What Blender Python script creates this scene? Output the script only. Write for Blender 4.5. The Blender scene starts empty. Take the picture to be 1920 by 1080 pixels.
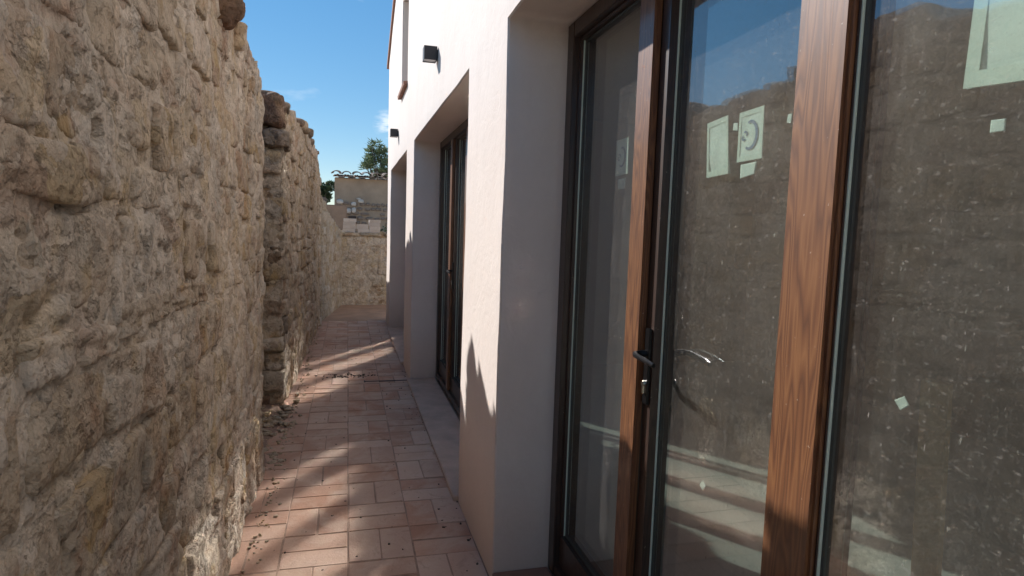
import bpy, bmesh, math, random
import numpy as np
from mathutils import Matrix, Vector, Euler

random.seed(7)
rng = np.random.default_rng(7)
PI = math.pi
sc = bpy.context.scene
col = sc.collection

# ------------------------------------------------------------------ camera
SUN_AZ, SUN_EL = math.radians(35.0), math.radians(33.0)      # azimuth measured from +Y towards -X
cam_d = bpy.data.cameras.new("camera")
cam = bpy.data.objects.new("camera", cam_d)
col.objects.link(cam)
cam_d.sensor_width = 36.0
cam_d.lens = 1158.12 / 1920 * 36.0
cam_d.clip_start, cam_d.clip_end = 0.02, 2000
Rr = (0.96615553, -0.25594686, 0.03216657)
Rd = (0.00779693, -0.09566444, -0.9953831)
Rf = (0.25784238, 0.96194569, -0.09043113)
cam.matrix_world = Matrix(((Rr[0], -Rd[0], -Rf[0], 0.0),
                           (Rr[1], -Rd[1], -Rf[1], 0.0),
                           (Rr[2], -Rd[2], -Rf[2], 1.5),
                           (0, 0, 0, 1)))
sc.camera = cam

# ------------------------------------------------------------------ sky, sun, exposure
world = bpy.data.worlds.new("World")
sc.world = world
world.use_nodes = True
wn, wl = world.node_tree.nodes, world.node_tree.links
wn.clear()
w_out = wn.new("ShaderNodeOutputWorld")
bg = wn.new("ShaderNodeBackground")
sky = wn.new("ShaderNodeTexSky")
sky.sky_type = 'NISHITA'
sky.sun_disc = False
sky.sun_elevation = SUN_EL
sky.sun_rotation = -SUN_AZ
sky.air_density = 1.0
sky.dust_density = 0.0
sky.ozone_density = 3.5
sky.altitude = 300
bg.inputs[1].default_value = 0.125
# faint high cloud wisps low over the horizon
tc = wn.new("ShaderNodeTexCoord")
mp = wn.new("ShaderNodeMapping"); mp.inputs['Scale'].default_value = (5.0, 5.0, 14.0)
mp.inputs['Location'].default_value = (0.35, 0.2, 0.0)
cn = wn.new("ShaderNodeTexNoise"); cn.inputs['Scale'].default_value = 1.6; cn.inputs['Detail'].default_value = 7
cr = wn.new("ShaderNodeMapRange")
cr.inputs['From Min'].default_value = 0.63; cr.inputs['From Max'].default_value = 0.80; cr.inputs['To Max'].default_value = 0.35
cvec = wn.new("ShaderNodeVectorMath"); cvec.operation = 'DISTANCE'
cvec.inputs[1].default_value = (0.06, 0.985, 0.158)
cfall = wn.new("ShaderNodeMapRange")
cfall.inputs['From Min'].default_value = 0.026; cfall.inputs['From Max'].default_value = 0.0; cfall.inputs['To Max'].default_value = 1.0
cadd = wn.new("ShaderNodeMath"); cadd.operation = 'ADD'; cadd.use_clamp = True
cmul = wn.new("ShaderNodeMath"); cmul.operation = 'MULTIPLY'
cloud = wn.new("ShaderNodeMix"); cloud.data_type = 'RGBA'
cloud.inputs['B'].default_value = (4.2, 4.5, 4.8, 1)
wl.new(tc.outputs['Generated'], mp.inputs[0]); wl.new(mp.outputs[0], cn.inputs['Vector'])
wl.new(tc.outputs['Generated'], cvec.inputs[0]); wl.new(cvec.outputs['Value'], cfall.inputs['Value'])
wl.new(cn.outputs[0], cr.inputs['Value'])
cn2 = wn.new("ShaderNodeTexNoise"); cn2.inputs['Scale'].default_value = 9; cn2.inputs['Detail'].default_value = 6; wl.new(mp.outputs[0], cn2.inputs['Vector'])
cr2 = wn.new("ShaderNodeMapRange"); cr2.inputs['From Min'].default_value = 0.42; cr2.inputs['From Max'].default_value = 0.62; wl.new(cn2.outputs[0], cr2.inputs['Value'])
wl.new(cfall.outputs[0], cmul.inputs[0]); wl.new(cr2.outputs[0], cmul.inputs[1])
wl.new(cmul.outputs[0], cadd.inputs[0]); wl.new(cr.outputs[0], cadd.inputs[1])
deep = wn.new("ShaderNodeHueSaturation"); deep.inputs['Saturation'].default_value = 1.6
gam = wn.new("ShaderNodeGamma"); gam.inputs['Gamma'].default_value = 0.6
wl.new(sky.outputs[0], gam.inputs['Color']); wl.new(gam.outputs[0], deep.inputs['Color'])
wl.new(cadd.outputs[0], cloud.inputs['Factor']); wl.new(deep.outputs[0], cloud.inputs['A'])
wl.new(cloud.outputs['Result'], bg.inputs[0]); wl.new(bg.outputs[0], w_out.inputs[0])

sun_d = bpy.data.lights.new("sun", 'SUN')
sun_d.energy = 3.25
sun_d.angle = math.radians(0.53)
sun_d.color = (1.0, 0.965, 0.925)
sun = bpy.data.objects.new("sun", sun_d)
to_sun = Vector((-math.sin(SUN_AZ) * math.cos(SUN_EL), math.cos(SUN_AZ) * math.cos(SUN_EL), math.sin(SUN_EL)))
sun.rotation_euler = to_sun.to_track_quat('Z', 'Y').to_euler()
sun.location = (-8, 12, 12)
col.objects.link(sun)

sc.view_settings.view_transform = 'Standard'
sc.view_settings.look = 'None'
sc.view_settings.exposure = 1.0
sc.view_settings.gamma = 1.0
sc.view_settings.use_curve_mapping = False
sc.render.engine = 'CYCLES'
cy = sc.cycles
cy.caustics_reflective = True
cy.caustics_refractive = False
cy.sample_clamp_indirect = 0.0
cy.blur_glossy = 0.0
cy.max_bounces = 10
cy.diffuse_bounces = 5
cy.glossy_bounces = 5
cy.transparent_max_bounces = 24
cy.use_denoising = True
cy.use_adaptive_sampling = False
# path guiding finds the sunlight that the glass throws back onto the path
cy.use_guiding = True
cy.use_surface_guiding = True
cy.use_volume_guiding = False
cy.guiding_training_samples = 128
try:
    cy.surface_guiding_probability = 0.9
    cy.guiding_directional_sampling_type = 'MIS'
except Exception:
    pass

# ------------------------------------------------------------------ noise
def _hash(ix, iy, iz, seed):
    h = (ix * 374761393 + iy * 668265263 + iz * 2147483647 + seed * 974634777) & 0xFFFFFFFF
    h = ((h ^ (h >> 13)) * 1274126177) & 0xFFFFFFFF
    h = ((h ^ (h >> 15)) * 2246822519) & 0xFFFFFFFF
    return ((h ^ (h >> 16)) & 0xFFFFFF) / float(0xFFFFFF) * 2 - 1

def vnoise(p, seed=0):
    i = np.floor(p).astype(np.int64); f = p - i; f = f * f * f * (f * (f * 6 - 15) + 10)
    r = 0
    for dx in (0, 1):
        wx = f[:, 0] if dx else 1 - f[:, 0]
        for dy in (0, 1):
            wy = f[:, 1] if dy else 1 - f[:, 1]
            for dz in (0, 1):
                wz = f[:, 2] if dz else 1 - f[:, 2]
                r = r + wx * wy * wz * _hash(i[:, 0] + dx, i[:, 1] + dy, i[:, 2] + dz, seed)
    return r

def fbm(p, scale, octs=4, seed=0, gain=0.5):
    a, r, t = 1.0, 0, 0
    for o in range(octs):
        r = r + a * vnoise(p * scale * 2.03 ** o + 17.3 * o, seed + o); t += a; a *= gain
    return r / t

def ridge(p, scale, octs=3, seed=0):
    a, r, t = 1.0, 0, 0
    for o in range(octs):
        r = r + a * (1 - np.abs(vnoise(p * scale * 2.1 ** o + 9.1 * o, seed + o)) * 2); t += a; a *= 0.5
    return r / t

def facet(A, B, scale, seed=0, slope=1.0, fall=1.0):
    """continuous creased relief: upper envelope of randomly tilted planes, one per cell"""
    x, y = A * scale, B * scale
    ix, iy = np.floor(x).astype(np.int64), np.floor(y).astype(np.int64)
    best = np.full(x.shape, -9.0)
    for dx in (-1, 0, 1):
        for dy in (-1, 0, 1):
            cx, cy_ = ix + dx, iy + dy; z_ = cx * 0
            px_ = cx + .5 + .42 * _hash(cx, cy_, z_, seed); py_ = cy_ + .5 + .42 * _hash(cx, cy_, z_ + 1, seed)
            gx = _hash(cx, cy_, z_ + 2, seed) * slope; gy = _hash(cx, cy_, z_ + 3, seed) * slope; h = _hash(cx, cy_, z_ + 4, seed) * .35
            ex, ey = x - px_, y - py_
            best = np.maximum(best, h + gx * ex + gy * ey - fall * np.sqrt(ex * ex + ey * ey + 1e-4))
    return best + .25

# ------------------------------------------------------------------ mesh helpers
def mesh_np(name, V, Fq, mat=None, smooth=False):
    V = np.asarray(V, dtype=np.float32); Fq = np.asarray(Fq, dtype=np.int32)
    me = bpy.data.meshes.new(name)
    k = Fq.shape[1]
    me.vertices.add(len(V)); me.vertices.foreach_set('co', V.ravel())
    me.loops.add(Fq.size); me.loops.foreach_set('vertex_index', Fq.ravel())
    me.polygons.add(len(Fq))
    me.polygons.foreach_set('loop_start', np.arange(0, Fq.size, k, dtype=np.int32))
    me.polygons.foreach_set('loop_total', np.full(len(Fq), k, dtype=np.int32))
    if smooth:
        me.polygons.foreach_set('use_smooth', np.ones(len(Fq), dtype=bool))
    me.update(calc_edges=True); me.validate()
    if mat: me.materials.append(mat)
    return me

def link(name, me, parent=None, loc=None, **props):
    o = bpy.data.objects.new(name, me); col.objects.link(o)
    if parent is not None: o.parent = parent
    if loc is not None: o.location = loc
    for k, v in props.items(): o[k] = v
    return o

def thing(name, label, category, loc=(0, 0, 0), group=None):
    o = bpy.data.objects.new(name, None); col.objects.link(o); o.location = loc
    o.empty_display_size = 0.1
    o['label'] = label; o['category'] = category
    if group: o['group'] = group
    return o

def tag(o, label=None, category=None, group=None, kind=None):
    if label: o['label'] = label
    if category: o['category'] = category
    if group: o['group'] = group
    if kind: o['kind'] = kind
    return o

class MB:
    """collects boxes and tubes into one mesh object"""
    def __init__(s): s.bm = bmesh.new()
    def box(s, lo, hi, rot=None, piv=None):
        r = bmesh.ops.create_cube(s.bm, size=1.0)
        c = [(a + b) / 2 for a, b in zip(lo, hi)]; d = [abs(b - a) for a, b in zip(lo, hi)]
        bmesh.ops.scale(s.bm, vec=d, verts=r['verts'])
        bmesh.ops.translate(s.bm, vec=c, verts=r['verts'])
        if rot is not None:
            bmesh.ops.rotate(s.bm, cent=piv or c, matrix=rot, verts=r['verts'])
        return s
    def prism(s, pts, axis, a, b):
        """polygon pts (2D) extruded along axis from a to b"""
        def P(p, t):
            if axis == 'x': return (t, p[0], p[1])
            if axis == 'y': return (p[0], t, p[1])
            return (p[0], p[1], t)
        v0 = [s.bm.verts.new(P(p, a)) for p in pts]; v1 = [s.bm.verts.new(P(p, b)) for p in pts]
        n = len(pts)
        s.bm.faces.new(v0); s.bm.faces.new(v1[::-1])
        for i in range(n): s.bm.faces.new((v0[i], v1[i], v1[(i + 1) % n], v0[(i + 1) % n]))
        return s
    def tube(s, pts, r, seg=10):
        pts = [Vector(p) for p in pts]; rings = []
        rs = r if isinstance(r, (list, tuple)) else [r] * len(pts)
        for i, p in enumerate(pts):
            t = (pts[min(i + 1, len(pts) - 1)] - pts[max(i - 1, 0)]).normalized()
            u = t.cross(Vector((0, 0, 1)));
            if u.length < 1e-3: u = t.cross(Vector((0, 1, 0)))
            u.normalize(); w = t.cross(u)
            rings.append([s.bm.verts.new(p + rs[i] * (math.cos(2 * PI * k / seg) * u + math.sin(2 * PI * k / seg) * w)) for k in range(seg)])
        for a, b in zip(rings, rings[1:]):
            for k in range(seg): s.bm.faces.new((a[k], a[(k + 1) % seg], b[(k + 1) % seg], b[k]))
        s.bm.faces.new(rings[0][::-1]); s.bm.faces.new(rings[-1])
        return s
    def done(s, name, mat, parent=None, bevel=0.0, smooth=False, loc=None, seg=2):
        bmesh.ops.recalc_face_normals(s.bm, faces=s.bm.faces)
        if bevel > 0:
            es = [e for e in s.bm.edges if len(e.link_faces) == 2 and e.calc_face_angle(0) > 0.5]
            bmesh.ops.bevel(s.bm, geom=es, offset=bevel, segments=seg, affect='EDGES', clamp_overlap=True)
        me = bpy.data.meshes.new(name); s.bm.to_mesh(me); s.bm.free()
        if smooth:
            for p in me.polygons: p.use_smooth = True
        if mat: me.materials.append(mat)
        return link(name, me, parent, loc)

# ------------------------------------------------------------------ materials
def new_mat(name):
    m = bpy.data.materials.new(name); m.use_nodes = True
    nt = m.node_tree; nt.nodes.clear()
    out = nt.nodes.new("ShaderNodeOutputMaterial")
    b = nt.nodes.new("ShaderNodeBsdfPrincipled")
    nt.links.new(b.outputs[0], out.inputs[0])
    return m, nt.nodes, nt.links, b, out

def N(nodes, kind, **inp):
    n = nodes.new(kind)
    for k, v in inp.items():
        k2 = k.replace('_', ' ')
        if k2 in n.inputs: n.inputs[k2].default_value = v
        else: setattr(n, k, v)
    return n

def noise(nodes, links, vec, scale, detail=5, rough=0.55, dist=0.0):
    n = nodes.new("ShaderNodeTexNoise")
    n.inputs['Scale'].default_value = scale; n.inputs['Detail'].default_value = detail
    n.inputs['Roughness'].default_value = rough; n.inputs['Distortion'].default_value = dist
    links.new(vec, n.inputs['Vector'])
    return n.outputs[0]

def ramp(nodes, links, fac, stops):
    r = nodes.new("ShaderNodeValToRGB")
    while len(r.color_ramp.elements) < len(stops): r.color_ramp.elements.new(0.5)
    for e, (p, c) in zip(r.color_ramp.elements, stops):
        e.position = p; e.color = (*c, 1) if len(c) == 3 else c
    links.new(fac, r.inputs[0])
    return r.outputs[0]

def rng_map(nodes, links, v, a, b, c=0.0, d=1.0):
    m = nodes.new("ShaderNodeMapRange")
    for k, x in zip(('From Min', 'From Max', 'To Min', 'To Max'), (a, b, c, d)): m.inputs[k].default_value = x
    links.new(v, m.inputs['Value']); return m.outputs[0]

def mixc(nodes, links, fac, A, B, mode='MIX'):
    m = nodes.new("ShaderNodeMix"); m.data_type = 'RGBA'; m.blend_type = mode
    for s, v in (('Factor', fac), ('A', A), ('B', B)):
        if hasattr(v, 'node'): links.new(v, m.inputs[s])
        elif isinstance(v, (int, float)): m.inputs[s].default_value = v
        else: m.inputs[s].default_value = (*v, 1)
    return m.outputs['Result']

def math_n(nodes, links, op, a, b=0.0, clamp=False):
    m = nodes.new("ShaderNodeMath"); m.operation = op; m.use_clamp = clamp
    for i, v in enumerate((a, b)):
        if hasattr(v, 'node'): links.new(v, m.inputs[i])
        else: m.inputs[i].default_value = v
    return m.outputs[0]

def bump(nodes, links, h, dist, strength=1.0, prev=None):
    b = nodes.new("ShaderNodeBump"); b.inputs['Distance'].default_value = dist; b.inputs['Strength'].default_value = strength
    links.new(h, b.inputs['Height'])
    if prev is not None: links.new(prev, b.inputs['Normal'])
    return b.outputs[0]

def world_pos(nodes):
    return nodes.new("ShaderNodeNewGeometry").outputs['Position']

def stone_material(name, base, light, ochre, red, grey, lime=0.62, per_stone=0.10, joint=False):
    m, n, l, b, out = new_mat(name)
    pos = world_pos(n)
    big = noise(n, l, pos, 1.7, 4, 0.6, 0.4)
    mid = noise(n, l, pos, 6.5, 6, 0.62, 0.8)
    fine = noise(n, l, pos, 34, 7, 0.68)
    gr = noise(n, l, pos, 140, 3, 0.6)
    c = mixc(n, l, rng_map(n, l, mid, 0.35, 0.66), base, light)
    o1 = noise(n, l, pos, 3.1, 5, 0.6, 1.3)
    c = mixc(n, l, rng_map(n, l, o1, 0.54, 0.66, 0, 0.85), c, ochre)
    mpn = n.new("ShaderNodeMapping"); mpn.inputs['Location'].default_value = (4.3, 8.1, 2.2); l.new(pos, mpn.inputs[0])
    r1 = noise(n, l, mpn.outputs[0], 3.6, 6, 0.62, 1.0)
    c = mixc(n, l, rng_map(n, l, r1, 0.54, 0.66, 0, 0.8), c, red)
    mp2 = n.new("ShaderNodeMapping"); mp2.inputs['Location'].default_value = (-7.7, 1.9, 5.5); l.new(pos, mp2.inputs[0])
    g1 = noise(n, l, mp2.outputs[0], 2.4, 6, 0.65, 0.7)
    c = mixc(n, l, rng_map(n, l, g1, 0.51, 0.64, 0, 0.8), c, grey)
    # pale lime wash remains
    l1 = noise(n, l, mp2.outputs[0], 7.5, 8, 0.72, 1.5)
    c = mixc(n, l, rng_map(n, l, l1, lime, lime + 0.07, 0, 0.6), c, (0.60, 0.54, 0.46))
    # darker grime freckles
    c = mixc(n, l, rng_map(n, l, fine, 0.56, 0.74, 0, 0.45), c, tuple(x * 0.42 for x in base))
    c = mixc(n, l, rng_map(n, l, gr, 0.3, 0.7, 0.0, 0.18), c, tuple(min(1, x * 1.4) for x in base))
    # distorted coordinates shared by the patchwork of colour and the chipped facets
    nz = n.new("ShaderNodeTexNoise"); nz.inputs['Scale'].default_value = 10; nz.inputs['Detail'].default_value = 4; l.new(pos, nz.inputs['Vector'])
    sclv = n.new("ShaderNodeVectorMath"); sclv.operation = 'SCALE'; sclv.inputs['Scale'].default_value = 0.16
    dpos = n.new("ShaderNodeVectorMath"); dpos.operation = 'ADD'
    l.new(nz.outputs[1], sclv.inputs[0]); l.new(pos, dpos.inputs[0]); l.new(sclv.outputs[0], dpos.inputs[1])
    def cells(scale, lx=0.0):
        v = n.new("ShaderNodeTexVoronoi"); v.feature = 'F1'; v.inputs['Scale'].default_value = scale
        m_ = n.new("ShaderNodeMapping"); m_.inputs['Location'].default_value = (lx, lx, lx); l.new(dpos.outputs[0], m_.inputs[0])
        l.new(m_.outputs[0], v.inputs['Vector'])
        d_ = n.new("ShaderNodeVectorMath"); d_.operation = 'SUBTRACT'; l.new(m_.outputs[0], d_.inputs[0]); l.new(v.outputs['Position'], d_.inputs[1])
        c_ = n.new("ShaderNodeVectorMath"); c_.operation = 'SUBTRACT'; l.new(v.outputs['Color'], c_.inputs[0]); c_.inputs[1].default_value = (.5, .5, .5)
        t_ = n.new("ShaderNodeVectorMath"); t_.operation = 'DOT_PRODUCT'; l.new(d_.outputs[0], t_.inputs[0]); l.new(c_.outputs[0], t_.inputs[1])
        sp = n.new("ShaderNodeSeparateColor"); l.new(v.outputs['Color'], sp.inputs[0])
        return t_.outputs['Value'], sp.outputs
    f1, p1 = cells(7.5); f2, p2 = cells(19.0, 3.3); f3, p3 = cells(52.0, 7.1)
    c = mixc(n, l, rng_map(n, l, p1[0], .55, 1.0, 0, .55), c, light)
    c = mixc(n, l, rng_map(n, l, p1[1], .72, .95, 0, .5), c, ochre)
    c = mixc(n, l, rng_map(n, l, p1[2], .78, .98, 0, .45), c, red)
    c = mixc(n, l, rng_map(n, l, p2[0], .6, 1.0, 0, .35), c, grey)
    c = mixc(n, l, rng_map(n, l, p2[1], .7, 1.0, 0, .35), c, tuple(min(1, x * 1.25) for x in light))
    c = mixc(n, l, rng_map(n, l, p3[0], .8, 1.0, 0, .35), c, tuple(x * .5 for x in base))
    oi = n.new("ShaderNodeObjectInfo")
    hsv = n.new("ShaderNodeHueSaturation")
    l.new(rng_map(n, l, oi.outputs['Random'], 0, 1, 1 - per_stone, 1 + per_stone), hsv.inputs['Value'])
    l.new(rng_map(n, l, oi.outputs['Random'], 0, 1, 1.12, 0.86), hsv.inputs['Saturation'])
    l.new(c, hsv.inputs['Color'])
    l.new(hsv.outputs[0], b.inputs['Base Color'])
    b.inputs['Roughness'].default_value = 0.93
    b.inputs['Specular IOR Level'].default_value = 0.25
    hh = math_n(n, l, 'ADD', math_n(n, l, 'MULTIPLY', f1, .55), math_n(n, l, 'ADD', math_n(n, l, 'MULTIPLY', f2, .9), math_n(n, l, 'MULTIPLY', f3, 1.0)))
    b1 = bump(n, l, hh, 1.0, 0.75)
    b2 = bump(n, l, fine, 0.012, 0.7, b1)
    b3 = bump(n, l, gr, 0.004, 0.8, b2)
    l.new(b3, b.inputs['Normal'])
    return m

M = {}
M['stone'] = stone_material('weathered_limestone', (0.51, 0.395, 0.285), (0.64, 0.53, 0.41), (0.54, 0.37, 0.17), (0.42, 0.245, 0.155), (0.36, 0.31, 0.25), per_stone=.14)
M['mortar'] = stone_material('lime_mortar', (0.53, 0.42, 0.305), (0.66, 0.55, 0.43), (0.52, 0.37, 0.19), (0.44, 0.27, 0.175), (0.40, 0.345, 0.28), lime=0.57)
M['boulder'] = stone_material('dark_red_sandstone', (0.21, 0.125, 0.085), (0.28, 0.185, 0.13), (0.27, 0.17, 0.09), (0.17, 0.09, 0.065), (0.15, 0.115, 0.09), lime=0.9)
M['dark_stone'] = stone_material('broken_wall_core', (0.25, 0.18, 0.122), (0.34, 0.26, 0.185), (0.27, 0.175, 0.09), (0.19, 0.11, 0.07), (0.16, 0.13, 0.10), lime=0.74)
M['pale_mortar'] = stone_material('pale_lime_render', (0.50, 0.41, 0.30), (0.60, 0.52, 0.41), (0.46, 0.35, 0.20), (0.40, 0.28, 0.20), (0.38, 0.33, 0.27), lime=0.50)
M['pale_stone'] = stone_material('pale_stone', (0.46, 0.36, 0.25), (0.56, 0.46, 0.34), (0.42, 0.30, 0.16), (0.36, 0.24, 0.16), (0.36, 0.30, 0.24), lime=0.55)

def plaster_material():
    m, n, l, b, out = new_mat('cream_plaster')
    pos = world_pos(n)
    a = noise(n, l, pos, 2.2, 5, 0.6, 0.3); f = noise(n, l, pos, 55, 6, 0.65); g = noise(n, l, pos, 260, 3, 0.6)
    c = mixc(n, l, rng_map(n, l, a, 0.3, 0.7), (0.77, 0.685, 0.63), (0.81, 0.73, 0.675))
    mpp = n.new("ShaderNodeMapping"); mpp.inputs['Scale'].default_value = (6, 6, 0.8); l.new(pos, mpp.inputs[0])
    st = noise(n, l, mpp.outputs[0], 1.5, 6, 0.6)
    c = mixc(n, l, rng_map(n, l, st, 0.5, 0.8, 0, 0.25), c, (0.66, 0.58, 0.53))
    tro = noise(n, l, pos, 9, 4, 0.5, 2.0)
    c = mixc(n, l, rng_map(n, l, tro, 0.35, 0.7, 0, 0.22), c, (0.72, 0.64, 0.585))
    pk = noise(n, l, pos, 38, 3, 0.5)
    c = mixc(n, l, rng_map(n, l, pk, 0.74, 0.78, 0, 0.5), c, (0.5, 0.42, 0.36))
    # splash dirt near the ground (reddish dust that has risen on the wall foot)
    sep = n.new("ShaderNodeSeparateXYZ"); l.new(pos, sep.inputs[0])
    h = rng_map(n, l, math_n(n, l, 'ADD', sep.outputs[2], math_n(n, l, 'MULTIPLY', f, -0.25)), 0.42, -0.12, 0, 0.55)
    c = mixc(n, l, h, c, (0.55, 0.40, 0.31))
    l.new(c, b.inputs['Base Color'])
    b.inputs['Roughness'].default_value = 0.9; b.inputs['Specular IOR Level'].default_value = 0.3
    b1 = bump(n, l, a, 0.03, 0.25); b1 = bump(n, l, tro, 0.006, 0.3, b1); b2 = bump(n, l, f, 0.002, 0.35, b1); b3 = bump(n, l, g, 0.0008, 0.4, b2)
    l.new(b3, b.inputs['Normal'])
    return m
M['plaster'] = plaster_material()

def tile_material(name='terracotta', A=(0.38, 0.225, 0.155), B=(0.45, 0.29, 0.21), dust=(0.47, 0.335, 0.255)):
    m, n, l, b, out = new_mat(name)
    pos = world_pos(n)
    oi = n.new("ShaderNodeObjectInfo")
    c = mixc(n, l, oi.outputs['Random'], A, B)
    wnz = n.new("ShaderNodeTexWhiteNoise"); wnz.noise_dimensions = '1D'
    l.new(math_n(n, l, 'MULTIPLY', oi.outputs['Random'], 731.3), wnz.inputs['W'])
    hs = n.new("ShaderNodeHueSaturation"); l.new(c, hs.inputs['Color'])
    l.new(rng_map(n, l, wnz.outputs['Value'], 0, 1, .88, 1.07), hs.inputs['Value']); l.new(rng_map(n, l, oi.outputs['Random'], 0, 1, 1.12, .95), hs.inputs['Saturation'])
    c = hs.outputs[0]
    a = noise(n, l, pos, 5, 6, 0.6, 0.5); f = noise(n, l, pos, 60, 6, 0.7); g = noise(n, l, pos, 300, 2)
    c = mixc(n, l, rng_map(n, l, a, 0.42, 0.64, 0, 0.65), c, dust)
    s2 = noise(n, l, pos, 12, 7, 0.7, 1.2)
    c = mixc(n, l, rng_map(n, l, s2, 0.56, 0.72, 0, 0.5), c, (0.27, 0.15, 0.10))
    c = mixc(n, l, rng_map(n, l, f, 0.60, 0.72, 0, 0.4), c, (0.22, 0.13, 0.09))
    # red dust gathered along the stone wall foot
    sep = n.new("ShaderNodeSeparateXYZ"); l.new(pos, sep.inputs[0])
    d = rng_map(n, l, math_n(n, l, 'ADD', sep.outputs[0], math_n(n, l, 'MULTIPLY', a, 0.5)), 0.12, -0.22, 0, 0.7)
    c = mixc(n, l, d, c, (0.46, 0.27, 0.185))
    l.new(c, b.inputs['Base Color'])
    b.inputs['Roughness'].default_value = 0.82; b.inputs['Specular IOR Level'].default_value = 0.35
    b1 = bump(n, l, a, 0.01, 0.4); b2 = bump(n, l, f, 0.003, 0.5, b1); b3 = bump(n, l, g, 0.0008, 0.5, b2)
    l.new(b3, b.inputs['Normal'])
    return m
M['tile'] = tile_material('terracotta', (0.49, 0.285, 0.20), (0.60, 0.40, 0.29), (0.64, 0.475, 0.365))
M['roof_tile'] = tile_material('old_roof_tile', (0.33, 0.24, 0.19), (0.42, 0.33, 0.27), (0.45, 0.40, 0.33))
M['slab'] = tile_material('pale_fired_slab', (0.50, 0.43, 0.37), (0.58, 0.51, 0.45), (0.60, 0.54, 0.47))
M['sill_brick'] = tile_material('sill_brick', (0.28, 0.13, 0.09), (0.34, 0.17, 0.12), (0.36, 0.22, 0.16))

def simple(name, colr, rough=0.6, metal=0.0, spec=0.5, bump_s=0.0, bump_scale=80, var=0.12, var_scale=9):
    m, n, l, b, out = new_mat(name)
    pos = world_pos(n)
    a = noise(n, l, pos, var_scale, 5, 0.6)
    c = mixc(n, l, rng_map(n, l, a, 0.3, 0.7), tuple(x * (1 - var) for x in colr), tuple(min(1, x * (1 + var)) for x in colr))
    l.new(c, b.inputs['Base Color'])
    b.inputs['Roughness'].default_value = rough; b.inputs['Metallic'].default_value = metal
    b.inputs['Specular IOR Level'].default_value = spec
    if bump_s > 0:
        f = noise(n, l, pos, bump_scale, 6, 0.65)
        l.new(bump(n, l, f, bump_s, 0.7), b.inputs['Normal'])
    return m
M['bed'] = simple('cement_bed', (0.36, 0.235, 0.17), 0.95, bump_s=0.006, bump_scale=50, var=0.3)
M['dirt'] = simple('red_earth', (0.24, 0.155, 0.11), 0.97, bump_s=0.02, bump_scale=22, var=0.35, var_scale=3)
M['ground'] = simple('pale_dry_ground', (0.52, 0.42, 0.32), 0.97, bump_s=0.02, bump_scale=20, var=0.18, var_scale=1.5)
M['dust'] = simple('orange_earth', (0.40, 0.25, 0.16), 0.95, bump_s=0.008, bump_scale=30, var=0.18, var_scale=4)
M['threshold'] = simple('concrete_threshold', (0.62, 0.43, 0.325), 0.95, spec=0.15, bump_s=0.003, bump_scale=60, var=0.16, var_scale=6)
M['black_metal'] = simple('black_satin_metal', (0.018, 0.018, 0.02), 0.28, metal=0.6, var=0.05)
M['chrome'] = simple('steel_cylinder', (0.6, 0.58, 0.52), 0.25, metal=1.0, var=0.05)
M['lamp_metal'] = simple('anthracite_metal', (0.028, 0.029, 0.033), 0.5, metal=0.2, var=0.1)
M['lamp_glass'] = simple('frosted_diffuser', (0.62, 0.60, 0.60), 0.4, var=0.03)
M['gasket'] = simple('grey_gasket', (0.055, 0.058, 0.052), 0.5, var=0.08)
M['spacer'] = simple('pale_green_spacer', (0.62, 0.72, 0.62), 0.5, var=0.05)
M['paper'] = simple('paper_label', (0.74, 0.80, 0.75), 0.75, var=0.03, var_scale=30)
M['paper_tape'] = simple('masking_tape_edge', (0.66, 0.73, 0.66), 0.7, var=0.04, var_scale=30)
M['ink'] = simple('blue_ink', (0.17, 0.25, 0.38), 0.7, var=0.03)
M['int_wall'] = simple('interior_plaster', (0.34, 0.31, 0.28), 0.95, bump_s=0.003, var=0.12, var_scale=2)
M['int_floor'] = simple('interior_pale_floor', (0.66, 0.66, 0.62), 0.8, bump_s=0.002, var=0.05, var_scale=5)
M['board'] = simple('raw_board', (0.50, 0.36, 0.22), 0.8, var=0.15)
M['ochre_render'] = simple('old_ochre_render', (0.40, 0.31, 0.225), 0.95, bump_s=0.012, bump_scale=14, var=0.16, var_scale=2.5)
M['brown_render'] = simple('brown_render', (0.30, 0.21, 0.15), 0.95, bump_s=0.01, bump_scale=16, var=0.18, var_scale=3)
M['white_fleck'] = simple('white_limestone_face', (0.60, 0.56, 0.50), 0.9, bump_s=0.01, bump_scale=40, var=0.12)
M['house_stone'] = simple('grey_brown_rubble_stone', (0.26, 0.205, 0.16), 0.95, bump_s=0.012, bump_scale=30, var=0.25, var_scale=12)
M['bark'] = simple('bark', (0.13, 0.10, 0.075), 0.95, bump_s=0.01, bump_scale=30, var=0.25)
M['strip_metal'] = simple('dark_joint_strip', (0.06, 0.045, 0.04), 0.6, metal=0.3)
M['debris'] = simple('dry_plant_bits', (0.075, 0.05, 0.035), 0.95, var=0.4, var_scale=40)

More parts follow.
